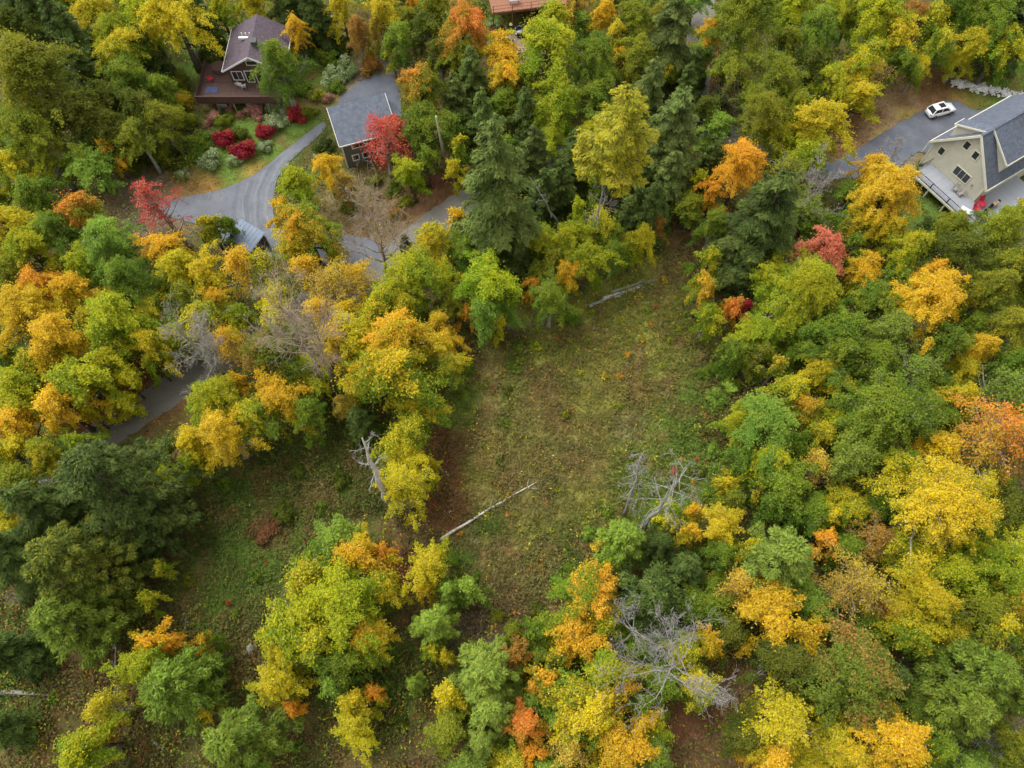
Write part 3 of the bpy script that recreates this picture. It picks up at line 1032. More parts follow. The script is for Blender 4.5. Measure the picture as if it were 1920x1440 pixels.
def auto_label(head, x, y):
    L = sorted((math.hypot(a - x, b - y), n, a, b) for n, a, b in LANDMARKS if a is not None and math.hypot(a - x, b - y) > 25)
    cand = []
    for i in range(5):
        for j in range(i + 1, 6):
            (_, n1, x1, y1), (_, n2, x2, y2) = L[i], L[j]
            dx, dy = x2 - x1, y2 - y1
            D = dx * dx + dy * dy
            t = ((x - x1) * dx + (y - y1) * dy) / D
            off = abs((x - x1) * dy - (y - y1) * dx) / math.sqrt(D)
            if 0.22 < t < 0.78 and off < 0.22 * math.sqrt(D) and D < 620 ** 2:
                cand.append((off / math.sqrt(D) + 0.03 * (i + j), f'between {n1} and {n2}'))
    cand = [c for _, c in sorted(cand)]
    out = []
    for d, n, a, b in L[:3]:
        far = 'just ' if d < 90 else ('' if d < 230 else 'well ')
        if abs(x - a) < 0.55 * abs(y - b):
            out.append(f'{far}{"below" if y > b else "above"} {n}')
    out += cand
    for d, n, a, b in L[:6]:
        far = 'just ' if d < 90 else ('' if d < 230 else 'well ')
        side = 'left of' if x < a else 'right of'
        if abs(y - b) < 0.4 * abs(x - a):
            out.append(f'{far}{side} {n}')
        else:
            out.append(f'{far}{"below" if y > b else "above"} and {side} {n}')
    if y > 1330:
        out.insert(0, f'at the bottom edge, nearest {L[0][1]}')
    if y < 70:
        out.insert(0, f'at the top edge, nearest {L[0][1]}')
    for r in out:
        lab = f'{head} {r}'
        if lab not in USED and len(lab.split()) <= 16:
            return lab
    k = ['second', 'third', 'fourth', 'fifth', 'sixth', 'seventh', 'eighth']
    for r in out:
        for w in k:
            lab = f'{head}, {w} counted outward, {r}'
            if lab not in USED:
                return lab
    return f'{head} near pixel {int(x)}'


TRNG = random.Random(77)


def jitter(c, amt=0.10):
    k = 1 + TRNG.uniform(-amt, amt)
    return [max(0.0, min(0.95, v * k * (1 + TRNG.uniform(-amt * 0.5, amt * 0.5)))) for v in c]


def place(proto, name, kind, cat, loc, R, h, pal, head_size, px, rz=None, label=None, group=None, needle=False, bark='bark', lean=(0, 0), part=('trunk', 'crown'), mx=None):
    tm, cm, R0, h0 = proto
    root = empty(name, loc)
    root.rotation_euler = (lean[0], lean[1], TRNG.uniform(0, 6.28) if rz is None else rz)
    k = TRNG.uniform(0.86, 1.16) if (cat in ('tree', 'sapling') and label is None) or cat == 'bush' else 1.0
    root.scale = (R / R0 * k, R / R0 / k, h / h0)
    t = link(part[0], tm, M[bark], root)
    c = link(part[1], cm, M['needle'] if needle else M['leaf'], root)
    w, a, b, m = PAL[pal]
    c['ca'] = jitter(a)
    c['cb'] = jitter(b)
    c['mx'] = (m + TRNG.uniform(-0.1, 0.1)) if mx is None else mx
    if label is None:
        label = auto_label(f'{head_size} {w} {kind}', px[0], px[1])
    tag(root, label, cat, group)
    return root


def solve(px, py, r_px, hfun, cfrac):
    """crown centre of visible radius r_px at a photo pixel -> ground point, radius, height"""
    z = 6.0
    for _ in range(6):
        R = r_px * depth_at(px, py, z) / FPX
        h = hfun(R)
        z = h * cfrac
    p = U(px, py, z)
    return Vector((p.x, p.y, -0.08)), R, h


def size_word(R):
    return 'huge' if R > 6.6 else 'large' if R > 4.6 else 'medium-sized' if R > 3.0 else 'small' if R > 1.7 else 'tiny'


def tree(x, y, r, style, pal, label=None, hk=1.0, nm=None):
    if style in 'mbs':
        p, R, h = solve(x, y, r * (1.0 - 0.13 * max(0.0, min(1.0, (1350 - y) / 1350))), lambda R: min(21, 2.15 * R + 4.4) * hk, 0.70)
        s = 'L' if R > 4.7 else 'M' if R > 3.15 else 'S' if R > 1.85 else 'T'
        proto = TRNG.choice(PB[style + s])
        kind = 'broadleaf tree' if R > 1.9 else 'sapling'
        if style == 's':
            kind = 'half-bare tree' if R > 1.9 else 'half-bare sapling'
        if nm:
            kind = 'young lower tree'
        return place(proto, (nm or ('half_bare_tree' if style == 's' else 'broadleaf_tree')) if R > 1.9 else 'sapling', kind, 'tree' if R > 1.9 else 'sapling', p, R, h, pal, size_word(R), (x, y), label=label,
                     group='broadleaf trees in autumn colour', bark='bark_grey' if style in 'bs' else 'bark')
    if style == 'h':
        p, R, h = solve(x, y, r * 1.05, lambda R: max(7, min(29, 3.7 * R)) * hk, 0.45)
        proto = TRNG.choice(PH if R > 3.0 else PHS)
        return place(proto, 'hemlock_tree', 'hemlock', 'conifer', p, R, h, pal, size_word(R), (x, y), label=label, group='dark conifers among the broadleaf trees', needle=True)
    if style == 'p':
        p, R, h = solve(x, y, r * 0.95, lambda R: max(6, min(22, 2.3 * R + 4)) * hk, 0.72)
        proto = TRNG.choice(PP if R > 4.6 else PPS)
        return place(proto, 'pine_tree', 'pine', 'conifer', p, R, h, pal, size_word(R), (x, y), label=label, group='dark conifers among the broadleaf trees', needle=True)
    if style == 'u':
        p, R, h = solve(x, y, r * 1.05, lambda R: 1.25 * R * hk, 0.5)
        proto = TRNG.choice(PU if R > 1.1 else PUS)
        w = 'large' if R > 2.2 else 'medium-sized' if R > 1.3 else 'small'
        return place(proto, 'bush', 'bush', 'bush', p, R, h, pal, w, (x, y), label=label, group='bushes', part=('stem', 'foliage'))


TREES = [
    # ---- top left
    (70, 150, 100, 'm', 'ol', 'huge dark olive broadleaf tree on the left edge above the bare thicket'), (150, 215, 62, 'm', 'dol'), (55, 250, 58, 'm', 'ol'), (25, 60, 50, 'm', 'dol'),
    (75, 25, 48, 'h', 'dg'), (135, 80, 52, 'h', 'dg'), (172, 150, 46, 'h', 'dg'), (30, -10, 50, 'h', 'dg'), (200, 215, 36, 'h', 'dg'),
    (178, 25, 42, 'm', 'y'), (222, 70, 45, 'm', 'yg'), (328, 35, 62, 'm', 'y', 'large yellow broadleaf tree just behind the brown-roofed house, by the top edge'), (275, 40, 52, 'm', 'yg'),
    (236, 105, 48, 'm', 'gy'), (242, 158, 50, 'm', 'g'), (285, 110, 34, 'h', 'dg'), (218, 195, 42, 'm', 'dol'), (262, 205, 46, 'b', 'dol'), (300, 225, 36, 'b', 'ol'), (218, 258, 36, 'm', 'dol'), (262, 262, 36, 'b', 'ol'),
    (305, 170, 34, 'b', 'g'), (325, 205, 24, 'u', 'ol'), (207, 285, 22, 'm', 'oy'), (375, 45, 42, 'h', 'dg'), (412, 18, 34, 'm', 'yg'), (470, 4, 34, 'm', 'y'), (532, 4, 44, 'h', 'dg'), (590, 25, 40, 'h', 'dg'),
    (240, 5, 40, 'm', 'yg'), (125, -10, 40, 'm', 'yg'),
    (524, 122, 54, 'b', 'g', 'dense green maple-like tree in front of the brown-roofed house'), (558, 62, 27, 'm', 'go', 'narrow golden tree beside the brown roof'),
    (25, 318, 42, 'm', 'gy'), (70, 372, 44, 'm', 'g'), (155, 405, 46, 'm', 'ob'), (205, 455, 52, 'b', 'lg'), (22, 425, 44, 'm', 'y'), (55, 470, 44, 'm', 'yg'), (105, 438, 42, 'b', 'g'),
    (318, 468, 40, 'm', 'go'), (395, 430, 26, 'm', 'gy'), (430, 425, 18, 'b', 'g'), (345, 182, 22, 'u', 'oy'), (335, 150, 22, 'u', 'ol'), (350, 225, 24, 'u', 'ol'), (375, 262, 24, 'u', 'g'), (345, 275, 26, 'u', 'dg'), (300, 285, 26, 'u', 'ol'),
    (325, 300, 24, 'u', 'dol'), (255, 305, 26, 'u', 'dol'),
    (556, 348, 40, 'm', 'yg'), (575, 432, 50, 'm', 'gor'), (535, 400, 26, 'm', 'oy'), (615, 440, 24, 'm', 'yg'), (612, 318, 28, 'm', 'go', 'narrow golden tree below the corner of the grey garage'), (640, 345, 22, 'b', 'tan'), (700, 335, 16, 'u', 'ol'), (740, 350, 18, 'u', 'g'), (735, 395, 16, 'u', 'rust'), (655, 385, 18, 'u', 'ol'), (790, 345, 18, 'u', 'dol'), (800, 300, 24, 'm', 'g'), (765, 375, 16, 'u', 'ol'), (690, 385, 14, 'u', 'tan'),
    (605, 275, 22, 'u', 'dg'), (628, 478, 14, 'm', 'y'),
    # ---- top middle
    (640, 18, 30, 'm', 'y'), (715, 22, 34, 'm', 'y'), (705, 55, 20, 'm', 'tan'), (670, 60, 28, 'b', 'rust'), (750, 80, 40, 'b', 'g'), (770, 40, 30, 'm', 'ol'), (800, 60, 40, 'b', 'dol'), (815, 15, 38, 'm', 'ol'), (775, 12, 16, 'm', 'or'),
    (735, 100, 20, 'm', 'yg'), (705, 90, 16, 'u', 'yg'), (825, 105, 36, 'b', 'dol'), (640, 85, 22, 'u', 'dg'), (615, 105, 24, 'u', 'g'), (690, 118, 22, 'u', 'rust'), (870, 15, 28, 'u', 'rust'), (895, 12, 16, 'u', 'g'),
    (790, 172, 46, 'm', 'ob', 'orange-topped broadleaf tree beside the back of the grey garage'), (788, 235, 42, 'm', 'g'), (770, 325, 30, 'm', 'yg'), (860, 280, 26, 'm', 'gy'), (852, 322, 20, 'm', 'y'),
    (872, 62, 50, 'm', 'rt', 'orange-red crowned broadleaf tree below the raised cedar deck'), (868, 105, 34, 'm', 'ol'), (938, 96, 38, 'm', 'oy'), (948, 150, 34, 'm', 'oy'), (885, 150, 38, 'h', 'hg'), (855, 195, 34, 'h', 'hg'), (905, 225, 34, 'h', 'hg'),
    (720, 262, 44, 's', 'red', 'bright red thin-leaved tree standing against the grey garage'), (745, 245, 26, 'm', 'red', 'smaller bright red tree pressed to the garage corner'),
    (1028, 100, 64, 'm', 'yg', 'large yellow-green broadleaf tree below the parked navy car'), (1035, 40, 40, 'm', 'yg'), (1118, 112, 48, 'b', 'g'), (1050, 190, 42, 'm', 'yg'), (1025, 220, 30, 'm', 'yg'), (985, 150, 30, 'm', 'g'),
    (1132, 30, 28, 'm', 'go'), (1155, 72, 28, 'm', 'y'), (1075, 8, 30, 'm', 'tan'), (1190, 40, 44, 'm', 'ol'), (1195, 110, 36, 'm', 'ol'), (1250, 25, 34, 'b', 'ol'), (1165, 110, 22, 'm', 'oy'),
    (985, 225, 36, 'h', 'dg'), (1000, 300, 42, 'h', 'dg'), (1075, 300, 40, 'h', 'dg'), (1050, 355, 36, 'h', 'dg'), (1195, 335, 42, 'h', 'dg'), (1020, 370, 36, 'h', 'dg'), (1190, 398, 34, 'h', 'dg'), (1220, 400, 44, 'h', 'dg'), (965, 480, 40, 'h', 'dg'),
    (932, 385, 88, 'h', 'hg', 'the tallest hemlock, wide and blue-green, rising between the gravel lane and the clearing', 1.22),
    (1255, 75, 58, 'h', 'hg'), (1212, 190, 48, 'h', 'hg'), (1255, 270, 66, 'h', 'hg'), (1285, 170, 30, 'h', 'dg'), (1215, 285, 40, 'h', 'hg'), (1250, 350, 46, 'h', 'hg'),
    (858, 420, 28, 'm', 'go', 'golden cone-shaped tree beside the tall hemlock, on the gravel lane'), (815, 455, 40, 'b', 'gy'), (760, 455, 18, 'p', 'dg', 'small round dark pine beside the gravel lane'), (1203, 452, 30, 'm', 'y'), (1232, 425, 18, 'b', 'rust'), (1072, 448, 36, 'm', 'yg'), (1082, 400, 24, 'm', 'yg'), (1300, 140, 28, 'h', 'dg'), (1318, 212, 28, 'm', 'dol'), (1345, 180, 22, 'u', 'pale'),
    (1388, 310, 52, 'm', 'or', 'brilliant orange maple beside the dark hemlock'), (1335, 365, 26, 'm', 'or', 'small orange tree below the brilliant orange maple'), (1340, 420, 34, 'b', 'g'), (1330, 310, 30, 'h', 'dg'), (1310, 345, 22, 'm', 'yg'),
    (1422, 435, 82, 'h', 'dg', 'large dark green hemlock between the orange maple and the clearing'), (1390, 510, 40, 'h', 'dg'),
    # ---- top right
    (1395, 45, 76, 'm', 'ol', 'huge olive tree with forked dark trunks by the top of the lane'), (1362, 140, 42, 'm', 'ol'), (1330, 70, 30, 'm', 'oy'), (1448, 150, 56, 'b', 'ol'), (1425, 215, 52, 'b', 'ol'), (1490, 200, 40, 'b', 'ol'), (1530, 65, 56, 'b', 'g'), (1560, 30, 44, 'm', 'yg'), (1492, 15, 44, 'm', 'yg'), (1470, 90, 40, 'm', 'ol'),
    (1640, 40, 52, 'm', 'yg'), (1680, 75, 42, 'm', 'y'), (1625, 108, 40, 'm', 'gy'), (1705, 35, 30, 'm', 'rust'), (1750, 45, 40, 'm', 'gy'), (1797, 20, 50, 'm', 'g'), (1850, 40, 52, 'm', 'g'), (1898, 65, 46, 'h', 'dg'), (1880, 88, 40, 'm', 'gy'), (1830, 85, 34, 'm', 'y'), (1757, 88, 34, 'm', 'gy'), (1905, 15, 46, 'm', 'dol'), (1600, 20, 36, 'm', 'ol'),
    (1685, 120, 27, 'm', 'g'), (1637, 142, 28, 's', 'tan'), (1582, 142, 26, 'm', 'y'), (1557, 155, 36, 'b', 'yg'), (1560, 195, 26, 'u', 'ol'), (1520, 130, 40, 'm', 'dol'),
    (1540, 242, 56, 'm', 'y', 'yellow tree leaning over the paved drive below the white car'), (1520, 295, 36, 'm', 'yg'), (1470, 330, 40, 's', 'ol'), (1660, 365, 58, 'm', 'go', 'large golden tree beside the deck of the cream house'), (1630, 318, 30, 'm', 'go'), (1665, 430, 36, 'm', 'y'), (1610, 400, 30, 'm', 'gy'), (1600, 470, 26, 'b', 'g'),
    (1545, 470, 38, 'm', 'cor', 'coral red tree with thin top beside the grey bare tree'), (1580, 430, 24, 's', 'ol'), (1720, 460, 34, 'm', 'gy'), (1690, 480, 30, 'm', 'yg'), (1780, 430, 40, 'b', 'ol'), (1800, 480, 56, 'b', 'dol'), (1870, 435, 58, 'b', 'ol'), (1905, 400, 26, 'm', 'gy'), (1900, 500, 50, 'b', 'ol'), (1745, 425, 22, 'u', 'dg'),
    (1860, 545, 54, 'b', 'ol'), (1620, 503, 34, 'm', 'oy'), (1745, 515, 30, 'm', 'oy'),
    (1735, 310, 14, 'u', 'dol'), (1722, 325, 14, 'u', 'pale'), (1745, 340, 16, 'u', 'dg'),
    # ---- middle left
    (18, 520, 40, 'b', 'ol'), (78, 540, 40, 'm', 'or'), (145, 548, 44, 'm', 'oy'), (50, 592, 56, 'm', 'go', 'large golden tree at the left edge above the giant pine'), (110, 640, 58, 'm', 'go'), (217, 605, 64, 'm', 'yg'), (240, 528, 56, 'b', 'g'), (335, 508, 42, 'm', 'y'), (175, 610, 36, 'm', 'gy'), (160, 500, 36, 'm', 'yg'),
    (215, 672, 40, 'm', 'gy'), (160, 718, 52, 'm', 'yg'), (115, 765, 46, 'm', 'go'), (33, 728, 48, 'm', 'yg'), (30, 792, 44, 'm', 'go'), (165, 775, 20, 'm', 'y'), (288, 682, 20, 'm', 'yg'), (235, 715, 22, 'm', 'y'), (12, 672, 34, 'b', 'g'), (70, 690, 40, 'm', 'gy'), (20, 850, 46, 'b', 'gy'), (148, 832, 30, 'b', 'yg'), (92, 850, 36, 'b', 'gy'), (40, 915, 54, 'b', 'ol'), (290, 650, 36, 'b', 'gy'),
    (190, 890, 126, 'p', 'dg', 'giant dark green pine overhanging the lower end of the gravel lane'), (95, 960, 70, 'h', 'dg'), (120, 1050, 112, 'p', 'dol', 'second giant pine, olive-green, directly below the giant dark pine'), (115, 1160, 84, 'p', 'pg', 'brighter green pine lowest of the pines on the left side'), (35, 1050, 70, 'h', 'dg'), (270, 975, 60, 'p', 'dg'), (230, 1040, 40, 'h', 'dg'), (185, 1120, 46, 'p', 'pg'),
    (508, 668, 60, 'm', 'gr'), (402, 752, 56, 'b', 'yg'), (420, 812, 58, 'b', 'go', 'fine-leaved golden tree on the edge of the lower clearing'), (366, 828, 38, 'm', 'y'), (532, 748, 48, 'm', 'go', 'round golden-orange tree on the edge of the lower clearing'), (480, 785, 42, 'b', 'gy'), (582, 775, 36, 'm', 'g'), (450, 722, 26, 'm', 'oy'), (365, 868, 26, 'b', 'yg'), (650, 760, 20, 'b', 'tan'),
    (410, 565, 30, 'm', 'oy'), (383, 598, 42, 's', 'gy'), (385, 520, 38, 'm', 'y'), (452, 500, 44, 's', 'go'), (430, 640, 34, 's', 'oy'), (500, 500, 40, 's', 'gy'), (350, 560, 36, 's', 'ol'),
    (632, 640, 44, 'm', 'go'), (575, 510, 38, 's', 'go'), (625, 540, 46, 's', 'tan'), (560, 470, 34, 'm', 'y'), (600, 590, 40, 's', 'go'),
    # ---- middle
    (672, 525, 34, 's', 'go'), (722, 562, 40, 'm', 'gy'), (775, 520, 58, 'b', 'yg'), (832, 512, 28, 'm', 'y'), (915, 535, 56, 'm', 'yg', 'bright yellow-green tree leaning into the clearing below the tall hemlock'), (905, 590, 38, 'm', 'lg'), (935, 612, 18, 'm', 'y'), (878, 590, 18, 'm', 'or'), (700, 600, 34, 'm', 'gy'), (765, 580, 34, 'm', 'gy'),
    (752, 640, 62, 'm', 'oy', 'large orange and yellow tree over the narrow top of the clearing'), (822, 615, 30, 'm', 'go'), (838, 648, 30, 'm', 'go'), (842, 690, 32, 'b', 'gy'), (668, 632, 48, 'm', 'y'), (652, 597, 38, 'm', 'go'), (735, 712, 78, 'm', 'gy', 'large yellow-green tree with an open crown beside the clearing'), (690, 690, 40, 'm', 'yg'), (770, 810, 46, 'm', 'gy'), (757, 915, 46, 'b', 'y', 'bright yellow dome-shaped tree beside the broken snag'), (760, 860, 34, 'm', 'y'), (792, 770, 34, 'm', 'y'),
    (677, 792, 32, 'h', 'dg'), (662, 725, 26, 'm', 'yg'), (813, 872, 12, 'm', 'y'), (812, 900, 10, 'm', 'yg'), (850, 560, 30, 'm', 'ol'), (790, 680, 28, 'm', 'gy'),
    (1033, 563, 40, 'b', 'g'), (1060, 520, 30, 'm', 'oy'), (1003, 540, 18, 'm', 'or'), (1100, 490, 38, 'm', 'yg'), (1150, 478, 30, 'b', 'g'), (1040, 490, 26, 'm', 'ol'), (973, 652, 16, 'u', 'g'), (962, 690, 15, 'u', 'g'), (955, 732, 13, 'u', 'dol'), (978, 672, 13, 'u', 'ol'), (945, 792, 11, 'u', 'g'), (936, 862, 10, 'u', 'dol'), (878, 692, 16, 'u', 'g'), (868, 745, 16, 'u', 'lg'), (880, 792, 12, 'u', 'g'), (1345, 690, 18, 'u', 'g'), (1372, 722, 20, 'u', 'ol'), (1392, 762, 20, 'u', 'gy'), (1362, 802, 18, 'u', 'g'), (1338, 842, 18, 'u', 'lg'), (1312, 884, 16, 'u', 'dol'), (1335, 930, 20, 'u', 'g'), (1268, 905, 14, 'u', 'ol'), (1138, 958, 18, 'u', 'g'), (1106, 1002, 18, 'u', 'lg'), (1122, 1042, 16, 'u', 'dol'), (1070, 1072, 18, 'u', 'g'), (1010, 1142, 20, 'u', 'dol'), (932, 1152, 18, 'u', 'ol'), (890, 1092, 16, 'u', 'g'), (862, 1084, 18, 'u', 'dol'), (420, 905, 16, 'u', 'g'), (560, 880, 18, 'u', 'dol'), (480, 1080, 16, 'u', 'g'), (390, 1010, 18, 'u', 'dg'), (350, 1090, 16, 'u', 'ol'), (640, 900, 18, 'u', 'dol'), (600, 950, 16, 'u', 'g'), (440, 1150, 14, 'u', 'g'), (720, 1290, 18, 'u', 'g'), (745, 1350, 20, 'u', 'dol'), (700, 1400, 18, 'u', 'g'), (480, 1300, 18, 'u', 'dol'), (560, 1400, 18, 'u', 'g'), (240, 1340, 16, 'u', 'dol'), (100, 1310, 16, 'u', 'g'), (1003, 648, 14, 'u', 'yg'), (1185, 470, 20, 'm', 'yg'), (1070, 590, 20, 'u', 'g'),
    # ---- middle right
    (1318, 545, 34, 'm', 'gor'), (1330, 595, 26, 'b', 'yg'), (1372, 580, 24, 'm', 'rt'), (1393, 582, 16, 'm', 'dr'), (1330, 490, 26, 'm', 'gy'), (1510, 545, 84, 'b', 'yg', 'huge yellow-green round tree below the coral tree'), (1560, 625, 56, 'm', 'g'), (1442, 530, 44, 'm', 'yg'), (1570, 668, 50, 'b', 'g'), (1638, 570, 40, 'm', 'g'), (1470, 610, 44, 'b', 'yg'),
    (1742, 562, 62, 'm', 'go', 'golden broadleaf tree right of the huge yellow-green round tree'), (1812, 560, 30, 'm', 'gy'), (1893, 615, 52, 'b', 'ol'), (1833, 655, 34, 'm', 'go'), (1672, 625, 44, 'b', 'sg'), (1775, 645, 46, 'b', 'g'), (1712, 697, 40, 's', 'sg'), (1630, 685, 46, 'b', 'g'), (1540, 697, 32, 'm', 'y'), (1572, 728, 30, 'm', 'gy'), (1480, 735, 42, 'b', 'gy'), (1508, 770, 36, 'b', 'gor'), (1420, 670, 28, 'b', 'ol'), (1455, 690, 30, 's', 'gor'),
    (1657, 780, 82, 'b', 'g', 'huge dark green rounded tree between the golden trees'), (1880, 735, 52, 's', 'sg'), (1800, 745, 32, 'm', 'y'), (1855, 815, 78, 's', 'rt', 'large rust-orange thinning tree at the right edge'), (1900, 850, 50, 's', 'rust'), (1753, 850, 52, 'm', 'go'), (1672, 880, 50, 'b', 'gy'), (1757, 950, 100, 'b', 'y', 'huge round golden-yellow tree left of the rust-orange tree'), (1905, 950, 44, 'm', 'dol'), (1730, 760, 34, 'b', 'g'), (1895, 680, 36, 'b', 'g'),
    (1435, 800, 60, 'm', 'lg'), (1390, 788, 32, 'm', 'yg'), (1442, 862, 44, 'm', 'yg'), (1525, 875, 38, 's', 'tan'), (1590, 865, 54, 'b', 'sg'), (1465, 925, 48, 'm', 'g'), (1363, 910, 20, 'm', 'y'), (1360, 700, 24, 'u', 'lg'), (1375, 660, 26, 'b', 'g'), (1530, 820, 36, 'm', 'gy'), (1390, 860, 28, 'b', 'g'), (1560, 790, 30, 'm', 'yg'), (1420, 920, 26, 'b', 'gy'), (1380, 945, 26, 'b', 'ol'),
    (1318, 700, 16, 'u', 'g'), (1345, 745, 22, 'u', 'lg'),
    # ---- bottom left
    (317, 1285, 86, 'p', 'pg', 'light green pine with a yellow tree at its upper side, left of the boulder'), (277, 1240, 40, 'm', 'yg'), (285, 1205, 30, 'm', 'oy'), (327, 1208, 20, 'm', 'or'), (393, 1203, 20, 'm', 'gor'), (377, 1255, 38, 'p', 'pg'), (440, 1392, 90, 'p', 'pg', 'large light green pine at the bottom edge left of the yellow trees'), (163, 1402, 52, 'm', 'yg', 'yellow-green tree in the bottom left corner'), (200, 1325, 38, 's', 'y'), (383, 1335, 22, 's', 'y'), (8, 1362, 40, 'h', 'dg'), (18, 1222, 50, 'h', 'dg'), (283, 1123, 20, 'm', 'yg'), (310, 1068, 18, 'm', 'yg'), (553, 1327, 20, 'm', 'or'), (563, 1288, 30, 'u', 'dg'), (190, 1385, 24, 'm', 'rust'),
    (640, 1012, 48, 'm', 'lg'), (672, 1042, 52, 'm', 'oy', 'orange and yellow tree heading the colourful clump below the broken snag'), (585, 1085, 52, 'm', 'gy'), (645, 1130, 68, 'm', 'yg', 'large yellow-green tree in the middle of the colourful clump'), (560, 1170, 58, 'm', 'yg'), (712, 1100, 40, 'm', 'gy'), (690, 1190, 46, 'b', 'oy'), (598, 1210, 54, 'm', 'gy'), (645, 1240, 42, 'b', 'g'), (520, 1278, 42, 'm', 'y'), (530, 1220, 34, 'm', 'y'), (700, 1222, 26, 'b', 'gy'), (625, 1285, 30, 'b', 'lg'), (660, 1320, 32, 'm', 'y'), (662, 1362, 36, 'm', 'y'), (700, 1298, 16, 'm', 'or'), (500, 985, 36, 'u', 'rub', 'low reddish-brown bush in the middle of the lower clearing', 0.55), (535, 960, 26, 'u', 'dol'), (720, 1040, 22, 'm', 'or'),
    # ---- bottom middle
    (807, 1055, 40, 'm', 'y', 'lone yellow tree below the lower end of the fallen birch'), (850, 1048, 18, 'u', 'g'), (797, 1110, 22, 'm', 'oy'), (812, 1168, 52, 'p', 'plg'), (842, 1108, 32, 'p', 'plg'), (878, 1106, 28, 'm', 'lg'), (833, 1232, 18, 'm', 'y'), (815, 1222, 22, 'm', 'gy'), (777, 1282, 24, 'p', 'plg'), (838, 1306, 32, 'm', 'y'), (912, 1258, 78, 'p', 'sg', 'large grey-green pine left of the orange tops at the bottom'), (922, 1328, 62, 'p', 'sg'), (905, 1390, 46, 'p', 'sg'), (970, 1225, 30, 'm', 'rust'), (1008, 1178, 28, 'b', 'g'), (983, 1362, 38, 'm', 'rt', 'orange tree at the bottom edge beside the grey-green pine'), (992, 1412, 24, 'm', 'or'), (1018, 1275, 34, 'm', 'gor'), (960, 1185, 20, 'b', 'ol'),
    (1095, 1120, 62, 'm', 'gor', 'large green and orange maple below the clearing'), (1070, 1190, 50, 'm', 'oy'), (1130, 1175, 40, 'm', 'gy'), (1070, 1303, 50, 'm', 'gy'), (1108, 1340, 56, 'm', 'y'), (1137, 1258, 52, 'm', 'yg'), (1145, 1308, 44, 'm', 'gor'), (1172, 1402, 48, 'm', 'go'), (1067, 1405, 40, 's', 'tan'), (1115, 1385, 30, 'b', 'g'), (1200, 1330, 30, 'b', 'g'), (1173, 1008, 56, 'p', 'plg'), (1225, 1115, 86, 'p', 'dg', 'large dark green pine above the big bare tree'), (1133, 1065, 20, 'm', 'yg'), (1047, 1087, 18, 'u', 'g'), (1280, 1070, 46, 'h', 'dg'), (1240, 1020, 40, 'p', 'dg'), (1220, 1420, 36, 'b', 'sg'), (1050, 1240, 30, 'b', 'ol'),
    # ---- bottom right
    (1297, 1000, 26, 'm', 'oy'), (1300, 960, 18, 'm', 'go'), (1347, 985, 38, 'm', 'y'), (1470, 1045, 86, 'p', 'sg', 'large grey-green pine between the forked dead tree and the golden tree'), (1547, 1015, 24, 'm', 'or'), (1552, 972, 24, 'm', 'y'), (1600, 1100, 62, 's', 'tan', 'thinning tan crown below the grey-green pine'), (1727, 1125, 60, 'm', 'y'), (1712, 1188, 42, 'm', 'gy'), (1775, 1082, 48, 'b', 'yg'), (1880, 1060, 62, 'b', 'yg'), (1890, 1122, 50, 'b', 'gor'), (1830, 1148, 46, 'b', 'ol'), (1862, 1175, 46, 's', 'gy'), (1845, 1258, 90, 'p', 'pg', 'large green pine at the right edge below the olive trees'), (1812, 1330, 80, 'p', 'pg'), (1905, 1300, 60, 'p', 'pg'), (1443, 1150, 56, 'm', 'go'), (1380, 1098, 42, 's', 'tan'), (1390, 1140, 30, 's', 'go'), (1470, 1243, 60, 'b', 'dol'), (1598, 1258, 88, 'm', 'gr', 'large green tree with russet tips right of the big bare tree'), (1615, 1325, 60, 'm', 'gr'), (1467, 1358, 58, 'b', 'y', 'rounded bright yellow tree at the bottom right of the bare tree'), (1447, 1420, 44, 'm', 'go'), (1553, 1382, 38, 'b', 'y'), (1673, 1395, 70, 'm', 'go', 'large golden tree on the bottom edge beside the bare treetops'), (1585, 1418, 48, 'b', 'y'), (1397, 1378, 40, 'b', 'dol'), (1525, 1180, 30, 'm', 'oy'), (1310, 1290, 40, 'b', 'gy', 'low yellow undergrowth tree beneath the big bare tree'), (1325, 1200, 26, 'b', 'oy'), (1350, 1040, 34, 'b', 'g'), (1400, 1030, 28, 'm', 'gy'), (1680, 1270, 44, 'p', 'dg'), (1760, 1400, 36, 'b', 'g'), (1640, 1010, 36, 's', 'rust'), (1660, 1160, 26, 's', 'rust'), (1910, 1400, 40, 'b', 'ol'),
]
for t in TREES:
    tree(*t)

# smaller trees of the lower storey stand in the gaps between the crowns above
OPEN = [[(860, 640), (960, 615), (1080, 585), (1230, 530), (1270, 440), (1320, 440), (1320, 560), (1335, 650), (1400, 700), (1400, 790), (1350, 860), (1300, 900), (1180, 960), (1120, 1060), (1040, 1130), (960, 1190), (870, 1190), (840, 1060), (740, 1060), (735, 960), (800, 940), (830, 800)],
        [(360, 870), (450, 850), (560, 790), (680, 790), (740, 960), (620, 980), (520, 1100), (480, 1250), (420, 1230), (330, 1180), (240, 1110), (330, 970)],
        [(350, 60), (560, 20), (660, 90), (760, 120), (800, 380), (880, 350), (880, 420), (640, 500), (380, 480), (180, 420), (180, 350), (330, 330), (360, 200)],
        [(1420, 330), (1600, 230), (1760, 140), (1930, 130), (1930, 420), (1840, 430), (1740, 400), (1600, 330)], [(900, -20), (1070, -20), (1010, 120), (930, 120)],
        [(180, 830), (330, 690), (450, 640), (420, 720), (340, 800), (220, 840)], [(1280, 1300), (1400, 1240), (1420, 1330), (1350, 1440), (1250, 1440)], [(60, 1320), (250, 1260), (230, 1350), (100, 1400)], [(690, 1260), (800, 1240), (800, 1440), (560, 1440)], [(1085, 560), (1240, 500), (1260, 560), (1100, 610)]]


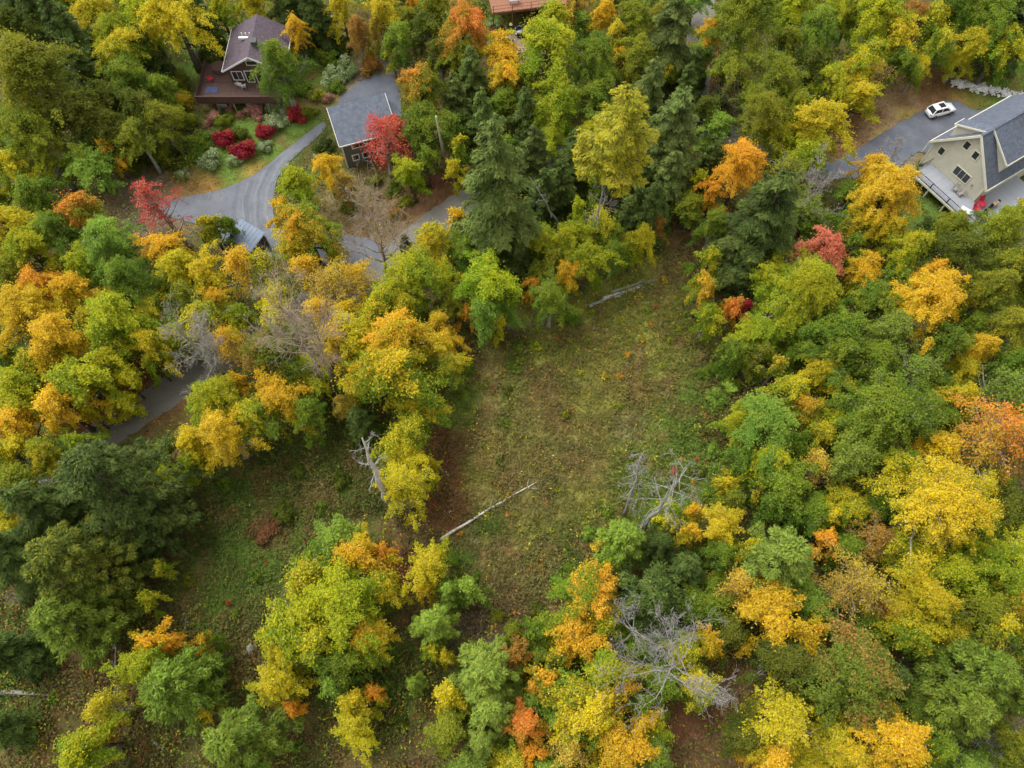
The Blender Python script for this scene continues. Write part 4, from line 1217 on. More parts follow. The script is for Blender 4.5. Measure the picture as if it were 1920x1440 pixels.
def covered(x, y, grow):
    for t in TREES:
        if (x - t[0]) ** 2 + (y - t[1]) ** 2 < (t[2] * 0.86 + grow) ** 2:
            return True
    return in_open(x, y)


def in_open(x, y):
    for p in OPEN:
        c = False
        for i in range(len(p)):
            (ax, ay), (bx_, by_) = p[i], p[i - 1]
            if (ay > y) != (by_ > y) and x < (bx_ - ax) * (y - ay) / (by_ - ay) + ax:
                c = not c
        if c:
            return True
    return False


FR = random.Random(4242)
fill = []
for r in (40, 33, 27):
    for _ in range(6000):
        x, y = FR.uniform(-15, 1935), FR.uniform(-20, 1455)
        if (y > 1080 and x < 820) or covered(x, y, r * (0.46 if r > 30 else 0.42)) or any(in_open(x + r * 0.9 * math.cos(k * 0.785), y + r * 0.9 * math.sin(k * 0.785)) for k in range(8)) or any((x - a) ** 2 + (y - b) ** 2 < (0.8 * (r + c)) ** 2 for a, b, c, _, _ in fill):
            continue
        near = sorted(TREES, key=lambda t: (t[0] - x) ** 2 + (t[1] - y) ** 2)[:4]
        pal = FR.choice([t[4] for t in near][:2] + ['ol', 'g', 'lg', 'g', 'yg', 'gy'])
        if pal in ('dg', 'hg', 'red', 'dr', 'cor', 'pale', 'pink', 'or', 'rt', 'go', 'oy'):
            pal = FR.choice(['g', 'dol', 'ol', 'gy', 'yg'])
        fill.append((x, y, r, FR.choice('mmb'), pal))
for x, y, r, st_, pal in fill:
    tree(x, y, r * 1.1, st_, pal, None, 0.72, 'young_tree')


# the garden bushes by the brown-roofed house
for x, y, r, pal, lab in [
    (421, 257, 23, 'dr', 'leftmost of three dark red round bushes in the garden'), (458, 279, 25, 'dr', 'lowest and largest of the dark red round bushes in the garden'), (495, 245, 20, 'dr', 'dark red round bush nearest the pale flowering bush'),
    (553, 211, 20, 'dr', 'dark red bush below the dense green tree, near the drive'), (493, 273, 16, 'pale', 'pale bush beside the largest dark red bush'), (438, 301, 15, 'pale', 'small pale bush closest to the turnaround'),
    (395, 297, 24, 'pale', 'wide pale green flowering bush left of the small pale one'), (517, 225, 22, 'pale', 'pale flowering bush between two dark red bushes'), (515, 200, 19, 'pale', 'pale green bush at the foot of the dense green tree'), (477, 204, 19, 'pink', 'pink bush below the cedar deck'),
    (455, 212, 12, 'pink', 'small pale pink bush beside the larger pink one'), (428, 201, 11, 'pink', 'small pink bush under the deck posts'), (452, 247, 18, 'dol', 'dark olive bush among the dark red bushes'), (580, 210, 16, 'ol', 'olive bush beside the garage corner'),
    (650, 125, 24, 'pale', 'large grey-white flowering bush behind the parking pad'), (622, 140, 21, 'pale', 'rounded grey-white bush on the garden side of the parking pad'), (628, 160, 16, 'g', 'green bush next to the grey-white bushes'), (612, 182, 13, 'pink', 'pinkish bush beside the parking pad'),
    (415, 105, 10, 'pale', 'small white flowering plant at the eave of the brown roof'), (573, 120, 12, 'pale', 'white flowering plant beside the dense green tree'), (397, 218, 16, 'pink', 'pinkish white bush left of the deck posts'), (592, 175, 16, 'ol', 'yellowish bush right of the dense green tree'),
    (340, 325, 16, 'pale', 'grey-white bush beside the slender red tree'), (360, 285, 22, 'g', 'green bush left of the wide pale bush'), (420, 225, 18, 'ol', 'olive bush above the leftmost dark red bush'), (595, 290, 12, 'pale', 'small white bush left of the grey garage'),
    (928, 42, 13, 'pale', 'pale green bush under the corner of the raised deck'), (921, 56, 8, 'dr', 'small dark red bush below the raised deck'), (605, 95, 20, 'g', 'green bush on the lawn behind the brown-roofed house'), (570, 165, 18, 'g', 'green bush at the base of the dense green tree'), (467, 195, 11, 'yg', 'small yellow bush beside the pink bush'),
]:
    tree(x, y, r, 'u', pal, lab)


# ------------------------------------------------------------------ bare and dead trees
def standing(base, top, proto_fn, name, label, cat, bark, group=None):
    """foot and top given as photo pixels: the height follows from the perspective"""
    b = U(*base)
    lo, hi = 1.0, 34.0
    for _ in range(40):
        m = (lo + hi) / 2
        p = PX(b.x, b.y, m)
        if math.hypot(p[0] - base[0], p[1] - base[1]) < math.hypot(top[0] - base[0], top[1] - base[1]):
            lo = m
        else:
            hi = m
    h = lo
    # lean so that the tip meets the given pixel
    tip = U(top[0], top[1], h)
    d = Vector((tip.x - b.x, tip.y - b.y, h))
    tm, bm_, _, h0 = proto_fn(h)
    root = empty(name, (b.x, b.y, -0.1))
    root.rotation_euler = d.to_track_quat('Z', 'Y').to_euler()
    link('trunk', tm, M[bark[0]], root)
    link('crown', bm_, M[bark[1]], root)
    tag(root, label, cat, group)
    return root, h


G = 'leafless trees'
standing((1168, 968), (1216, 842), lambda h: proto_bare(901, h, h * 0.11, 24, 0.45, -0.45, dead=True, droop=1.3, fork=0, rk=0.75), 'dead_tree', 'thin grey standing snag with drooping branches at the edge of the clearing', 'dead tree', ('dead', 'dead'), G)
standing((1206, 990), (1300, 872), lambda h: proto_bare(905, h, h * 0.16, 20, 0.45, -0.05, dead=True, droop=0.5, fork=0, rk=0.85), 'dead_tree', 'thick forked dead tree with long pale branches beside the thin snag', 'dead tree', ('dead', 'dead'), G)
standing((732, 945), (662, 818), lambda h: proto_bare(907, h * 1.0, h * 0.10, 8, 0.45, 0.2, dead=True, droop=0.2, fork=0, rk=1.7), 'dead_tree', 'broken pale snag left of the bright yellow dome-shaped tree', 'dead tree', ('birch', 'dead'), G)
standing((1232, 1288), (1300, 1232), lambda h: proto_bare(911, h, 6.6, 13, 0.55, 0.30, rk=0.75), 'bare_tree', 'big bare pale-branched tree spreading above the dark red ground', 'dead tree', ('bark_grey', 'dead'), G)
standing((1165, 1215), (1190, 1178), lambda h: proto_bare(913, h, 4.2, 9, 0.6, 0.1), 'bare_tree', 'smaller bare treetop between the dark pine and the big bare tree', 'dead tree', ('bark_grey', 'dead'), G)
standing((432, 728), (322, 585), lambda h: proto_bare(917, h, h * 0.26, 16, 0.3, 0.45, rk=0.75), 'bare_tree', 'bare grey tree with twin pale trunks rising beside the gravel lane', 'dead tree', ('bark_grey', 'bark_grey'), G)
standing((420, 735), (372, 610), lambda h: proto_bare(919, h, h * 0.22, 11, 0.4, 0.6, rk=0.7), 'bare_tree', 'thinner bare companion of the twin-trunk tree by the gravel lane', 'dead tree', ('bark_grey', 'bark_grey'), G)
standing((626, 742), (500, 535), lambda h: proto_bare(921, h, h * 0.27, 18, 0.45, 0.7, rk=0.75), 'bare_tree', 'tall leaning tan tree, nearly leafless, with a pale trunk', 'dead tree', ('bark_grey', 'bark_tan'), G)
standing((630, 738), (570, 560), lambda h: proto_bare(923, h, h * 0.24, 15, 0.5, 0.7, rk=0.7), 'bare_tree', 'second tan half-bare tree with its foot beside the tall leaning one', 'dead tree', ('bark_grey', 'bark_tan'), G)
standing((728, 520), (695, 360), lambda h: proto_bare(925, h, h * 0.44, 22, 0.18, 1.1, fine=False), 'bare_tree', 'fan-shaped bare tan tree below the grey garage by the lane', 'dead tree', ('bark_tan', 'bark_tan'), G)
standing((1498, 440), (1545, 305), lambda h: proto_bare(927, h, h * 0.34, 13, 0.3, 0.5), 'bare_tree', 'bare grey tree above the coral tree, beside the dark hemlock', 'dead tree', ('bark_grey', 'bark_grey'), G)
standing((1662, 320), (1690, 255), lambda h: proto_bare(929, h, h * 0.34, 9, 0.3, 0.7), 'bare_tree', 'wispy bare sapling over the paved drive below the white car', 'dead tree', ('bark_grey', 'bark_grey'), G)
standing((130, 372), (92, 295), lambda h: proto_bare(931, h, h * 0.5, 14, 0.1, 0.8), 'bare_tree', 'bare brown thicket-like tree left of the slender red tree', 'dead tree', ('twig_brown', 'twig_brown'), G)
standing((1800, 1438), (1812, 1405), lambda h: proto_bare(933, h, 4.6, 10, 0.3, 0.3), 'bare_tree', 'bare treetop at the bottom edge right of the golden tree', 'dead tree', ('bark_grey', 'dead'), G)
standing((1895, 1440), (1912, 1400), lambda h: proto_bare(935, h, 4.0, 9, 0.3, 0.4), 'bare_tree', 'bare grey treetop in the bottom right corner', 'dead tree', ('bark_grey', 'dead'), G)
standing((1700, 720), (1725, 690), lambda h: proto_bare(937, h, 3.6, 9, 0.3, 0.3), 'bare_tree', 'grey bare twiggy tree among green crowns left of the yellow one', 'dead tree', ('bark_grey', 'bark_grey'), G)
standing((1870, 740), (1895, 725), lambda h: proto_bare(939, h, 4.0, 9, 0.3, 0.2), 'bare_tree', 'grey bare branches above the rust-orange tree at the right edge', 'dead tree', ('bark_grey', 'bark_grey'), G)
standing((1118, 468), (1130, 300), lambda h: proto_bare(941, h, h * 0.16, 14, 0.3, 0.0, dead=True, fork=0), 'dead_tree', 'grey dead lower trunk with bare side branches beneath the yellowing larch', 'dead tree', ('bark_grey', 'bark_grey'), G)
standing((1058, 440), (988, 318), lambda h: proto_bare(943, h, h * 0.07, 6, 0.4, 0.2, dead=True, fork=0), 'dead_tree', 'thin leaning dead pole beside the tall hemlock', 'dead tree', ('bark_grey', 'bark_grey'), G)
standing((213, 1272), (216, 1192), lambda h: proto_bare(945, h, 0.5, 4, 0.3, 0.2, dead=True, fork=0), 'dead_tree', 'broken grey pole stump beside the brightest green pine', 'dead tree', ('bark_grey', 'bark_grey'), G)
standing((347, 1195), (348, 1150), lambda h: proto_bare(947, h, 0.4, 4, 0.3, 0.2, dead=True, fork=0), 'dead_tree', 'thin pale dead stem standing in the lower clearing', 'dead tree', ('dead', 'dead'), G)
standing((1092, 12), (1086, -60), lambda h: proto_bare(949, h, h * 0.2, 8, 0.5, 0.5), 'bare_tree', 'grey bare trunk at the top edge right of the raised deck', 'dead tree', ('bark_grey', 'bark_grey'), G)
standing((1365, 255), (1385, 140), lambda h: proto_bare(951, h, h * 0.2, 8, 0.4, 0.7), 'bare_tree', 'dark forked trunk beside the lane below the huge olive tree', 'dead tree', ('bark', 'bark'), G)
standing((60, 1112), (8, 1095), lambda h: proto_bare(953, h, 2.5, 9, 0.3, 0.2, dead=True), 'dead_tree', 'dead grey tree with bare side branches at the left edge under the pines', 'dead tree', ('bark_grey', 'bark_grey'), G)

# the larch: green-gold needles high on a bare trunk
b = U(1118, 466)
lp = proto_hemlock(960, 5.4, 15, 13000, 0.15, 0.5, 0.55, 1.3)
lar = place(lp, 'larch_tree', 'larch', 'conifer', (b.x + 0.5, b.y + 0.8, 15.0), 5.2, 13.5, 'lar', 'tall', (1120, 235), label='tall yellowing larch with a broad top between dark hemlocks', needle=True)

# the slender red tree on the turnaround
b = U(356, 462)
rm = proto_broad(970, 2.3, 12.5, 9.0, 60, 5000, 0.22, 0.7, 0.35, sparse=0.5)
place(rm, 'broadleaf_tree', 'tree', 'tree', (b.x, b.y, -0.1), 2.4, 13.5, 'red', 'slender', (325, 390), label='slender bright red tree leaning over the left end of the turnaround', bark='bark_grey', lean=(0.0, -0.10), rz=0)


# ------------------------------------------------------------------ fallen wood and stones
def log(name, a, b, r, label, cat, bark, z=0.25, sag=0.1, stubs=0, seed=1, group=None):
    rng = random.Random(seed)
    A, B = U(*a), U(*b)
    A.z, B.z = z, z * 0.8
    root = empty(name, A)
    n = 9
    mb = MB()
    pts, rad = [], []
    d = (B - A)
    s = Vector((-d.y, d.x, 0)).normalized()
    for i in range(n):
        t = i / (n - 1)
        pts.append(d * t + s * (math.sin(t * 3.1) * sag + rng.uniform(-0.06, 0.06)) + Vector((0, 0, rng.uniform(-0.03, 0.05))))
        rad.append(r * (1 - 0.72 * t) * rng.uniform(0.92, 1.08))
    mb.tube(pts, rad, 8)
    mb.build('trunk', M[bark], root, smooth=True)
    for k in range(stubs):
        t = rng.uniform(0.3, 0.98)
        p = pts[int(t * (n - 1))]
        e = p + d.normalized() * rng.uniform(0.3, 1.4) + s * rng.uniform(-1.3, 1.3) + Vector((0, 0, rng.uniform(0.0, 0.7)))
        q = MB()
        q.tube([p, p.lerp(e, 0.5) + Vector((0, 0, 0.05)), e], [r * 0.3, r * 0.2, 0.015], 4)
        q.build('branch', M[bark], root, smooth=True)
    tag(root, label, cat, group)


log('fallen_log', (826, 1012), (1010, 902), 0.20, 'long pale fallen birch lying across the lower half of the clearing', 'log', 'birch', stubs=5, seed=3)
log('fallen_log', (1008, 903), (1062, 898), 0.08, 'broken-off thin top lying at the tip of the fallen birch', 'log', 'bark_grey', stubs=4, seed=4)
for i, (a, b, r, lab) in enumerate([((1104, 577), (1232, 525), 0.26, 'lowest and longest of the weathered grey logs above the clearing'), ((1130, 562), (1228, 534), 0.20, 'second grey log, lying against the longest one'),
                                    ((1146, 552), (1222, 528), 0.22, 'short pale grey log on top of the weathered log heap'), ((1152, 560), (1218, 540), 0.16, 'thin silvery log at the clearing side of the log heap')]):
    log('fallen_log', a, b, r, lab, 'log', 'birch' if i % 2 else 'dead', stubs=1, seed=20 + i, group='weathered logs', z=0.3 + 0.12 * (i % 3))
log('fallen_log', (1372, 606), (1396, 628), 0.17, 'short grey log under the orange-red sapling', 'log', 'dead', seed=31)
log('fallen_log', (1398, 612), (1424, 628), 0.15, 'second short grey log, nearer the huge yellow-green tree', 'log', 'dead', seed=32)
log('fallen_log', (-10, 1298), (118, 1306), 0.32, 'thick dark log lying from the left edge under the pines', 'log', 'bark_grey', seed=33, z=0.4)
log('fallen_log', (240, 1062), (288, 1080), 0.28, 'grey log end showing below the giant pine', 'log', 'bark_grey', seed=34, z=0.35)
log('fallen_log', (366, 895), (378, 870), 0.09, 'pale stick lying at the upper corner of the lower clearing', 'log', 'dead', seed=35)
log('fallen_log', (905, 1402), (932, 1418), 0.10, 'thin pale stick on bare ground at the bottom edge', 'log', 'dead', seed=36)
log('fallen_log', (290, 1392), (316, 1416), 0.12, 'grey stick between the two bottom-edge pines', 'log', 'bark_grey', seed=37)
for i in range(9):
    rg = random.Random(60 + i)
    a = (870 + rg.uniform(0, 60), 1190 - rg.uniform(-10, 30))
    log('fallen_branch', a, (a[0] + rg.uniform(40, 75), a[1] - rg.uniform(8, 45)), rg.uniform(0.05, 0.1), 'grey brushwood branch in the scatter above the grey-green pine', 'branch', 'twig_brown', stubs=3, seed=70 + i, group='brushwood below the clearing', z=0.2)
for i in range(10):
    rg = random.Random(90 + i)
    a = (965 + rg.uniform(-8, 30), 625 - rg.uniform(-8, 30))
    log('fallen_branch', a, (a[0] + rg.uniform(-45, 45), a[1] - rg.uniform(-20, 30)), rg.uniform(0.05, 0.09), 'dry branch in the brush heap at the top of the clearing', 'branch', 'twig_brown', stubs=3, seed=100 + i, group='brush heap', z=0.3 + 0.1 * (i % 4))


def rock_mesh(seed, s):
    rng = random.Random(seed)
    bm = bmesh.new()
    bmesh.ops.create_icosphere(bm, subdivisions=2, radius=1.0)
    ax = [Vector((rng.gauss(0, 1), rng.gauss(0, 1), rng.gauss(0, 1))).normalized() for _ in range(7)]
    for v in bm.verts:
        k = 1.0
        for a in ax:
            d = v.co.dot(a)
            if d > 0.55:
                k = min(k, 0.55 / d + 0.08)
        v.co = Vector((v.co.x * s[0], v.co.y * s[1], v.co.z * s[2])) * k
    me = bpy.data.meshes.new('rock')
    bm.to_mesh(me)
    bm.free()
    return me


p = U(470, 1217)
tag(link('boulder', rock_mesh(5, (0.5, 0.75, 0.7)), M['bark_grey'], loc=(p.x, p.y, 0.25)), 'pale grey boulder standing on bare ground beside the colourful clump', 'rock')
p = U(1312, 632)
st = empty('birch_stump', (p.x, p.y, -0.1))
mb = MB()
mb.tube([(0, 0, 0), (0.02, 0, 0.6), (0.0, 0.05, 1.5)], [0.42, 0.33, 0.30], 9)
mb.build('trunk', M['bark_grey'], st, smooth=True)
mb = MB()
mb.tube([(0, 0.05, 1.5), (0.03, 0.07, 1.62), (0.06, 0.05, 1.8)], [0.28, 0.2, 0.05], 7)
mb.build('broken_top', M['white_paint'], st)
tag(st, 'pale broken birch stump on the right side of the upper clearing', 'stump')

# stone berm: far too many small stones to count
rng = np.random.default_rng(5)
A, B = U(1782, 156), U(1990, 200)
bm = bmesh.new()
base = [rock_mesh(200 + i, (1, 1, 0.8)) for i in range(6)]
rocks = MB()
for i in range(1100):
    t = rng.uniform()
    c = A.lerp(B, t)
    off = rng.normal() * 0.5
    s = rng.uniform(0.11, 0.25)
    me = base[i % 6]
    Rm = Matrix.Rotation(rng.uniform(0, 6.28), 3, 'Z') @ Matrix.Rotation(rng.uniform(0, 6.28), 3, 'X')
    d = (B - A).normalized()
    q = Vector((c.x - d.y * off, c.y + d.x * off, 0.35 * max(0, 1 - abs(off) / 1.6) + 0.08))
    rocks.add([Rm @ (v.co * s) + q for v in me.vertices], [tuple(pp.vertices) for pp in me.polygons])
o = rocks.build('stone_berm', M['stone'])
o['kind'] = 'stuff'
tag(o, 'low bank of white broken stone above the paved drive', 'stones')

# ------------------------------------------------------------------ low plants over the ground
CLEAR1 = [U(x, y) for x, y in [(860, 640), (960, 625), (1080, 590), (1230, 530), (1280, 450), (1310, 470), (1320, 650), (1390, 720), (1400, 780), (1350, 860), (1300, 900), (1180, 960), (1120, 1060), (1040, 1130), (960, 1180), (880, 1180), (840, 1060), (760, 1060), (740, 960), (800, 940), (830, 800)]]
CLEAR2 = [U(x, y) for x, y in [(370, 870), (450, 850), (560, 790), (680, 790), (730, 960), (620, 980), (520, 1100), (480, 1240), (420, 1230), (330, 1180), (250, 1100), (330, 970)]]
LAWNS = [[U(x, y) for x, y in p] for p in ([(360, 330), (420, 235), (540, 205), (600, 215), (560, 255), (470, 325), (390, 355)], [(1600, 275), (1690, 222), (1770, 178), (1930, 200), (1920, 180), (1780, 160), (1600, 250)])]


def scatter(name, n, seed, region, leaf, per, spread, height, label, kmin=0.0, bright=(0.8, 1.35), accent=None):
    rng = np.random.default_rng(seed)
    x0, x1, y0, y1 = region['box']
    x, y = rng.uniform(x0, x1, n), rng.uniform(y0, y1, n)
    keep = region['test'](x, y) & (hard_dist(x, y) > 0.15)
    keep &= vnoise(x, y, 1.3, 77) * 0.7 + rng.uniform(0, 1, n) * 0.5 > kmin
    x, y = x[keep], y[keep]
    n = len(x)
    col = ground_colour(x, y) * rng.uniform(bright[0], bright[1], (n, 1))
    # plants are greener or more yellow than the soil under them
    patch = (vnoise(x, y, 2.6, 61) * 0.65 + vnoise(x, y, 1.0, 63) * 0.35)[:, None]
    mixc = np.where(rng.uniform(size=(n, 1)) * 0.5 + patch * 0.75 < 0.58, np.array([[0.105, 0.145, 0.026]]), np.array([[0.26, 0.20, 0.065]]))
    k = rng.uniform(0.15, 0.6, (n, 1))
    col = col * (1 - k) + mixc * k
    if accent is not None:
        for cc, share in accent:
            s = rng.uniform(size=n) < share
            col[s] = np.array(cc)[None] * rng.uniform(0.7, 1.15, (s.sum(), 1))
    z = ground_height(x, y)
    hh = height * rng.uniform(0.4, 1.3, n) * (0.4 + vnoise(x, y, 2.0, 41))
    P = np.repeat(np.stack([x, y, z], 1), per, 0)
    off = rng.normal(size=(n * per, 3)) * np.array([spread, spread, 0])
    off[:, 2] = np.repeat(hh, per) * rng.uniform(0.25, 1.0, n * per)
    N = np.array([0, 0, 1.0]) + rng.normal(size=(n * per, 3)) * 0.55
    V, Q = leaf_quads(rng, P + off, N, leaf, leaf * 0.5)
    gc = np.repeat(col, per, 0) * rng.uniform(0.75, 1.25, (n * per, 1))
    o = link(name, quick_mesh(name, V, Q, {'gc': gc}), M['cover'])
    o['kind'] = 'stuff'
    o['label'] = label
    return o


def inside(*polys):
    def f(x, y):
        k = np.zeros(len(x), dtype=bool)
        for p in polys:
            k |= in_poly(x, y, p)
        return k
    return f


def frustum(x, y):
    px, py = PX(x, y)
    return (px > -60) & (px < 1980) & (py > -40) & (py < 1500)


scatter('undergrowth', 60000, 11, {'box': (-30, 32, 2, 70), 'test': inside(CLEAR1)}, 0.30, 4, 0.22, 0.45, 'knee-high mixed grass and weeds of the main clearing', 0.30,
        accent=[(lin(190, 186, 52), 0.02), (lin(206, 140, 50), 0.005), (lin(178, 70, 48), 0.0015), (lin(190, 186, 160), 0.002)])
scatter('undergrowth', 26000, 12, {'box': (-50, -8, 2, 50), 'test': inside(CLEAR2)}, 0.30, 5, 0.25, 0.55, 'dark leafy weeds of the lower clearing beside the broken snag', 0.25, accent=[(lin(150, 160, 50), 0.01), (lin(180, 70, 50), 0.003)])
scatter('undergrowth', 60000, 13, {'box': (-100, 100, -20, 128), 'test': lambda x, y: frustum(x, y) & ~inside(CLEAR1, CLEAR2, *LAWNS)(x, y)}, 0.36, 3, 0.35, 0.6, 'ferns and seedlings on the forest floor under the trees', 0.45,
        accent=[(lin(190, 150, 46), 0.05), (lin(160, 100, 60), 0.06)])
def patchy(poly, seed, lim):
    f = inside(poly)
    return lambda x, y: f(x, y) & (vnoise(x, y, 3.4, seed) * 0.6 + vnoise(x, y, 1.2, seed + 1) * 0.4 > lim)


STRIP = [U(x, y) for x, y in [(940, 640), (985, 650), (975, 720), (965, 800), (955, 900), (930, 1000), (900, 1000), (925, 880), (935, 780), (945, 700)]]
EDGE = [U(x, y) for x, y in [(1300, 640), (1400, 660), (1420, 760), (1390, 850), (1290, 900), (1180, 960), (1120, 1080), (1020, 1150), (880, 1190), (850, 1060), (960, 1110), (1060, 1040), (1110, 950), (1230, 860), (1310, 760)]]
scatter('undergrowth', 16000, 15, {'box': (-30, 32, 2, 70), 'test': patchy(CLEAR1, 71, 0.56)}, 0.34, 5, 0.28, 0.95, 'taller weeds standing in patches across the main clearing', 0.2, accent=[(lin(196, 186, 60), 0.03), (lin(176, 120, 60), 0.03)])
scatter('undergrowth', 9000, 16, {'box': (-30, 40, 2, 70), 'test': inside(STRIP, EDGE)}, 0.36, 7, 0.35, 1.3, 'brushy green strip and fringe of the main clearing', 0.28, bright=(0.9, 1.5), accent=[(lin(196, 186, 60), 0.03), (lin(196, 120, 60), 0.02)])
scatter('undergrowth', 12000, 17, {'box': (-50, -8, 2, 50), 'test': patchy(CLEAR2, 81, 0.5)}, 0.36, 6, 0.32, 1.0, 'taller leafy weeds in patches over the lower clearing', 0.2, accent=[(lin(160, 160, 60), 0.03), (lin(150, 90, 60), 0.03)])
CLEAR3 = [U(x, y) for x, y in [(-40, 1080), (240, 1080), (480, 1200), (520, 1260), (700, 1230), (830, 1200), (830, 1480), (-40, 1480)]]
scatter('undergrowth', 40000, 18, {'box': (-70, 5, -16, 30), 'test': patchy(CLEAR3, 85, 0.36)}, 0.34, 5, 0.32, 0.8, 'brown bracken and green weeds between the pines near the lower edge', 0.2, accent=[(lin(150, 104, 60), 0.12), (lin(186, 160, 60), 0.03)])
scatter('undergrowth', 50000, 19, {'box': (-100, 100, -20, 128), 'test': lambda x, y: frustum(x, y) & ~inside(CLEAR1, CLEAR2, *LAWNS)(x, y) & (hard_dist(x, y) > 1.5) & (vnoise(x, y, 3.0, 95) > 0.32) & (np.hypot(x + 39.8, y - 91) > 13) & (np.hypot(x + 21.5, y - 79.5) > 9) & (np.hypot(x - 66, y - 76) > 16)}, 0.34, 6, 0.45, 1.9, 'green brush of the lower storey between the trunks', 0.35, bright=(1.0, 1.7),
        accent=[(lin(120, 150, 44), 0.35), (lin(190, 180, 40), 0.12), (lin(200, 140, 46), 0.03)])
scatter('grass', 26000, 14, {'box': (-75, 100, 60, 110), 'test': inside(*LAWNS)}, 0.2, 3, 0.12, 0.12, 'short mown grass of the garden and the drive verges', 0.15)

# fallen leaves on the ground: litter of yellow, orange and brown
rng = np.random.default_rng(91)
n = 52000
x, y = rng.uniform(-95, 95, n), rng.uniform(-15, 125, n)
k = frustum(x, y)
hd = hard_dist(x, y)
k &= (hd > 0.0) | (rng.uniform(size=n) < np.exp(hd * 1.3) * 0.6)
k &= vnoise(x, y, 4.0, 15) * 0.8 + rng.uniform(size=n) * 0.5 > 0.45
x, y, hd = x[k], y[k], hd[k]
n = len(x)
z = np.where(hd > 0, ground_height(x, y) + 0.05, 0.11)
V, Q = leaf_quads(rng, np.stack([x, y, z], 1), np.array([0, 0, 1.0]) + rng.normal(size=(n, 3)) * 0.25, 0.24, 0.17)
pc = np.array([lin(176, 136, 60), lin(158, 104, 60), lin(134, 96, 68), lin(196, 160, 60), lin(150, 120, 86)])[rng.integers(0, 5, n)] * rng.uniform(0.7, 1.1, (n, 1))
o = link('leaf_litter', quick_mesh('leaf_litter', V, Q, {'gc': pc}), M['cover'])
o['kind'] = 'stuff'
o['label'] = 'fallen yellow and brown leaves lying on ground and lane'

# saplings dotted over the clearing
SAP = [(1100, 640, 'yg'), (1130, 612, 'yg'), (1165, 600, 'y'), (1180, 640, 'yg'), (1215, 585, 'yg'), (1228, 577, 'red'), (1219, 608, 'or'), (1255, 640, 'yg'), (1270, 620, 'yg'), (1176, 668, 'or'), (1133, 708, 'go'), (1160, 708, 'or'), (1145, 655, 'yg'),
       (1046, 635, 'rt'), (1068, 640, 'y'), (912, 723, 'yg'), (923, 728, 'red'), (950, 933, 'go'), (1046, 920, 'yg'), (952, 966, 'or'), (968, 966, 'y'), (863, 1002, 'rt'), (1240, 690, 'yg'), (1110, 585, 'yg'), (1200, 560, 'y'), (1060, 780, 'yg'), (1280, 860, 'rt'), (1262, 885, 'red'),
       (1306, 862, 'cor'), (1300, 905, 'rt'), (262, 1092, 'red'), (430, 1132, 'red'), (545, 830, 'yg'), (1160, 765, 'yg'), (1090, 700, 'y'), (1295, 470, 'rt'), (1245, 530, 'y'), (1270, 560, 'yg'), (1285, 590, 'lg'), (1205, 640, 'oy'), (905, 840, 'lg'), (880, 700, 'g')]
for i, (x, y, pal) in enumerate(SAP):
    d = depth_at(x, y, 0)
    r = TRNG.uniform(5.5, 9.5)
    R = r * d / FPX
    p = U(x, y)
    place(TRNG.choice(PUS), 'sapling', 'seedling', 'sapling', (p.x, p.y, -0.1), R, R * TRNG.uniform(1.3, 1.9), pal, 'low', (x, y), group='seedlings dotted over the clearings', part=('stem', 'foliage'))


# ------------------------------------------------------------------ buildings
def slab(mb, quad, th):
    q = [Vector(p) for p in quad]
    n = (q[1] - q[0]).cross(q[2] - q[0]).normalized()
    if n.z < 0:
        n = -n
    mb.prism(q, -n * th)
    return mb


def window(parent, c, w, h, axis, normal, mat_frame, panes=1, fw=0.12, name='window'):
    """frame with one or more panes; axis: horizontal direction of the wall, normal: outward"""
    a, nn, up = Vector(axis).normalized(), Vector(normal).normalized(), Vector((0, 0, 1))
    c = Vector(c)

    def rect(x0, x1, z0, z1, d0, d1):
        pts = [c + a * x0 + up * z0 + nn * d0, c + a * x1 + up * z0 + nn * d0, c + a * x1 + up * z1 + nn * d0, c + a * x0 + up * z1 + nn * d0]
        return pts, nn * (d1 - d0)
    g = MB()
    p, d = rect(-w / 2 + 0.01, w / 2 - 0.01, -h / 2 + 0.01, h / 2 - 0.01, 0.004, 0.03)
    g.prism(p, d)
    o = g.build(name, M['glass'], parent)
    for x0, x1, z0, z1 in ((-w / 2 - fw, w / 2 + fw, h / 2, h / 2 + fw), (-w / 2 - fw, w / 2 + fw, -h / 2 - fw, -h / 2), (-w / 2 - fw, -w / 2, -h / 2, h / 2), (w / 2, w / 2 + fw, -h / 2, h / 2)):
        m = MB()
        p, d = rect(x0, x1, z0, z1, 0.002, 0.07)
        m.prism(p, d)
        m.build('frame', mat_frame, o)
    for k in range(1, panes):
        m = MB()
        xx = -w / 2 + w * k / panes
        p, d = rect(xx - 0.03, xx + 0.03, -h / 2, h / 2, 0.031, 0.06)
        m.prism(p, d)
        m.build('mullion', mat_frame, o)
    return o


def boards(parent, origin, along, across, length, depth, width, th, mat, gap=0.012, name='board'):
    """deck boards laid side by side, each an object that shares one mesh"""
    al, ac = Vector(along).normalized(), Vector(across).normalized()
    n = max(1, int(depth / width))
    w = depth / n
    mb = MB()
    mb.prism([Vector((0, 0, 0)), al * length, al * length + ac * (w - gap), ac * (w - gap)], Vector((0, 0, -th)))
    me = mb.mesh(name)
    me.materials.append(mat)
    for i in range(n):
        link(name, me, None, parent, loc=Vector(origin) + ac * (i * w) + Vector((0, 0, 0.003 * ((i * 7) % 3))))


# --- brown-roofed house with cedar deck
HX, HY0, HY1, ZE, ZR = -39.8, 90.3, 99.8, 5.0, 7.6
house = empty('house', (HX, HY0 + 0.7, 0))
tag(house, 'brown house with dark plum roof and white eaves above the garden', 'house')
hw, y0, y1 = 4.8, -0.7, HY1 - HY0 - 0.7


def hz(x):
    return ZE + (ZR - ZE) * (1 - abs(x) / hw)


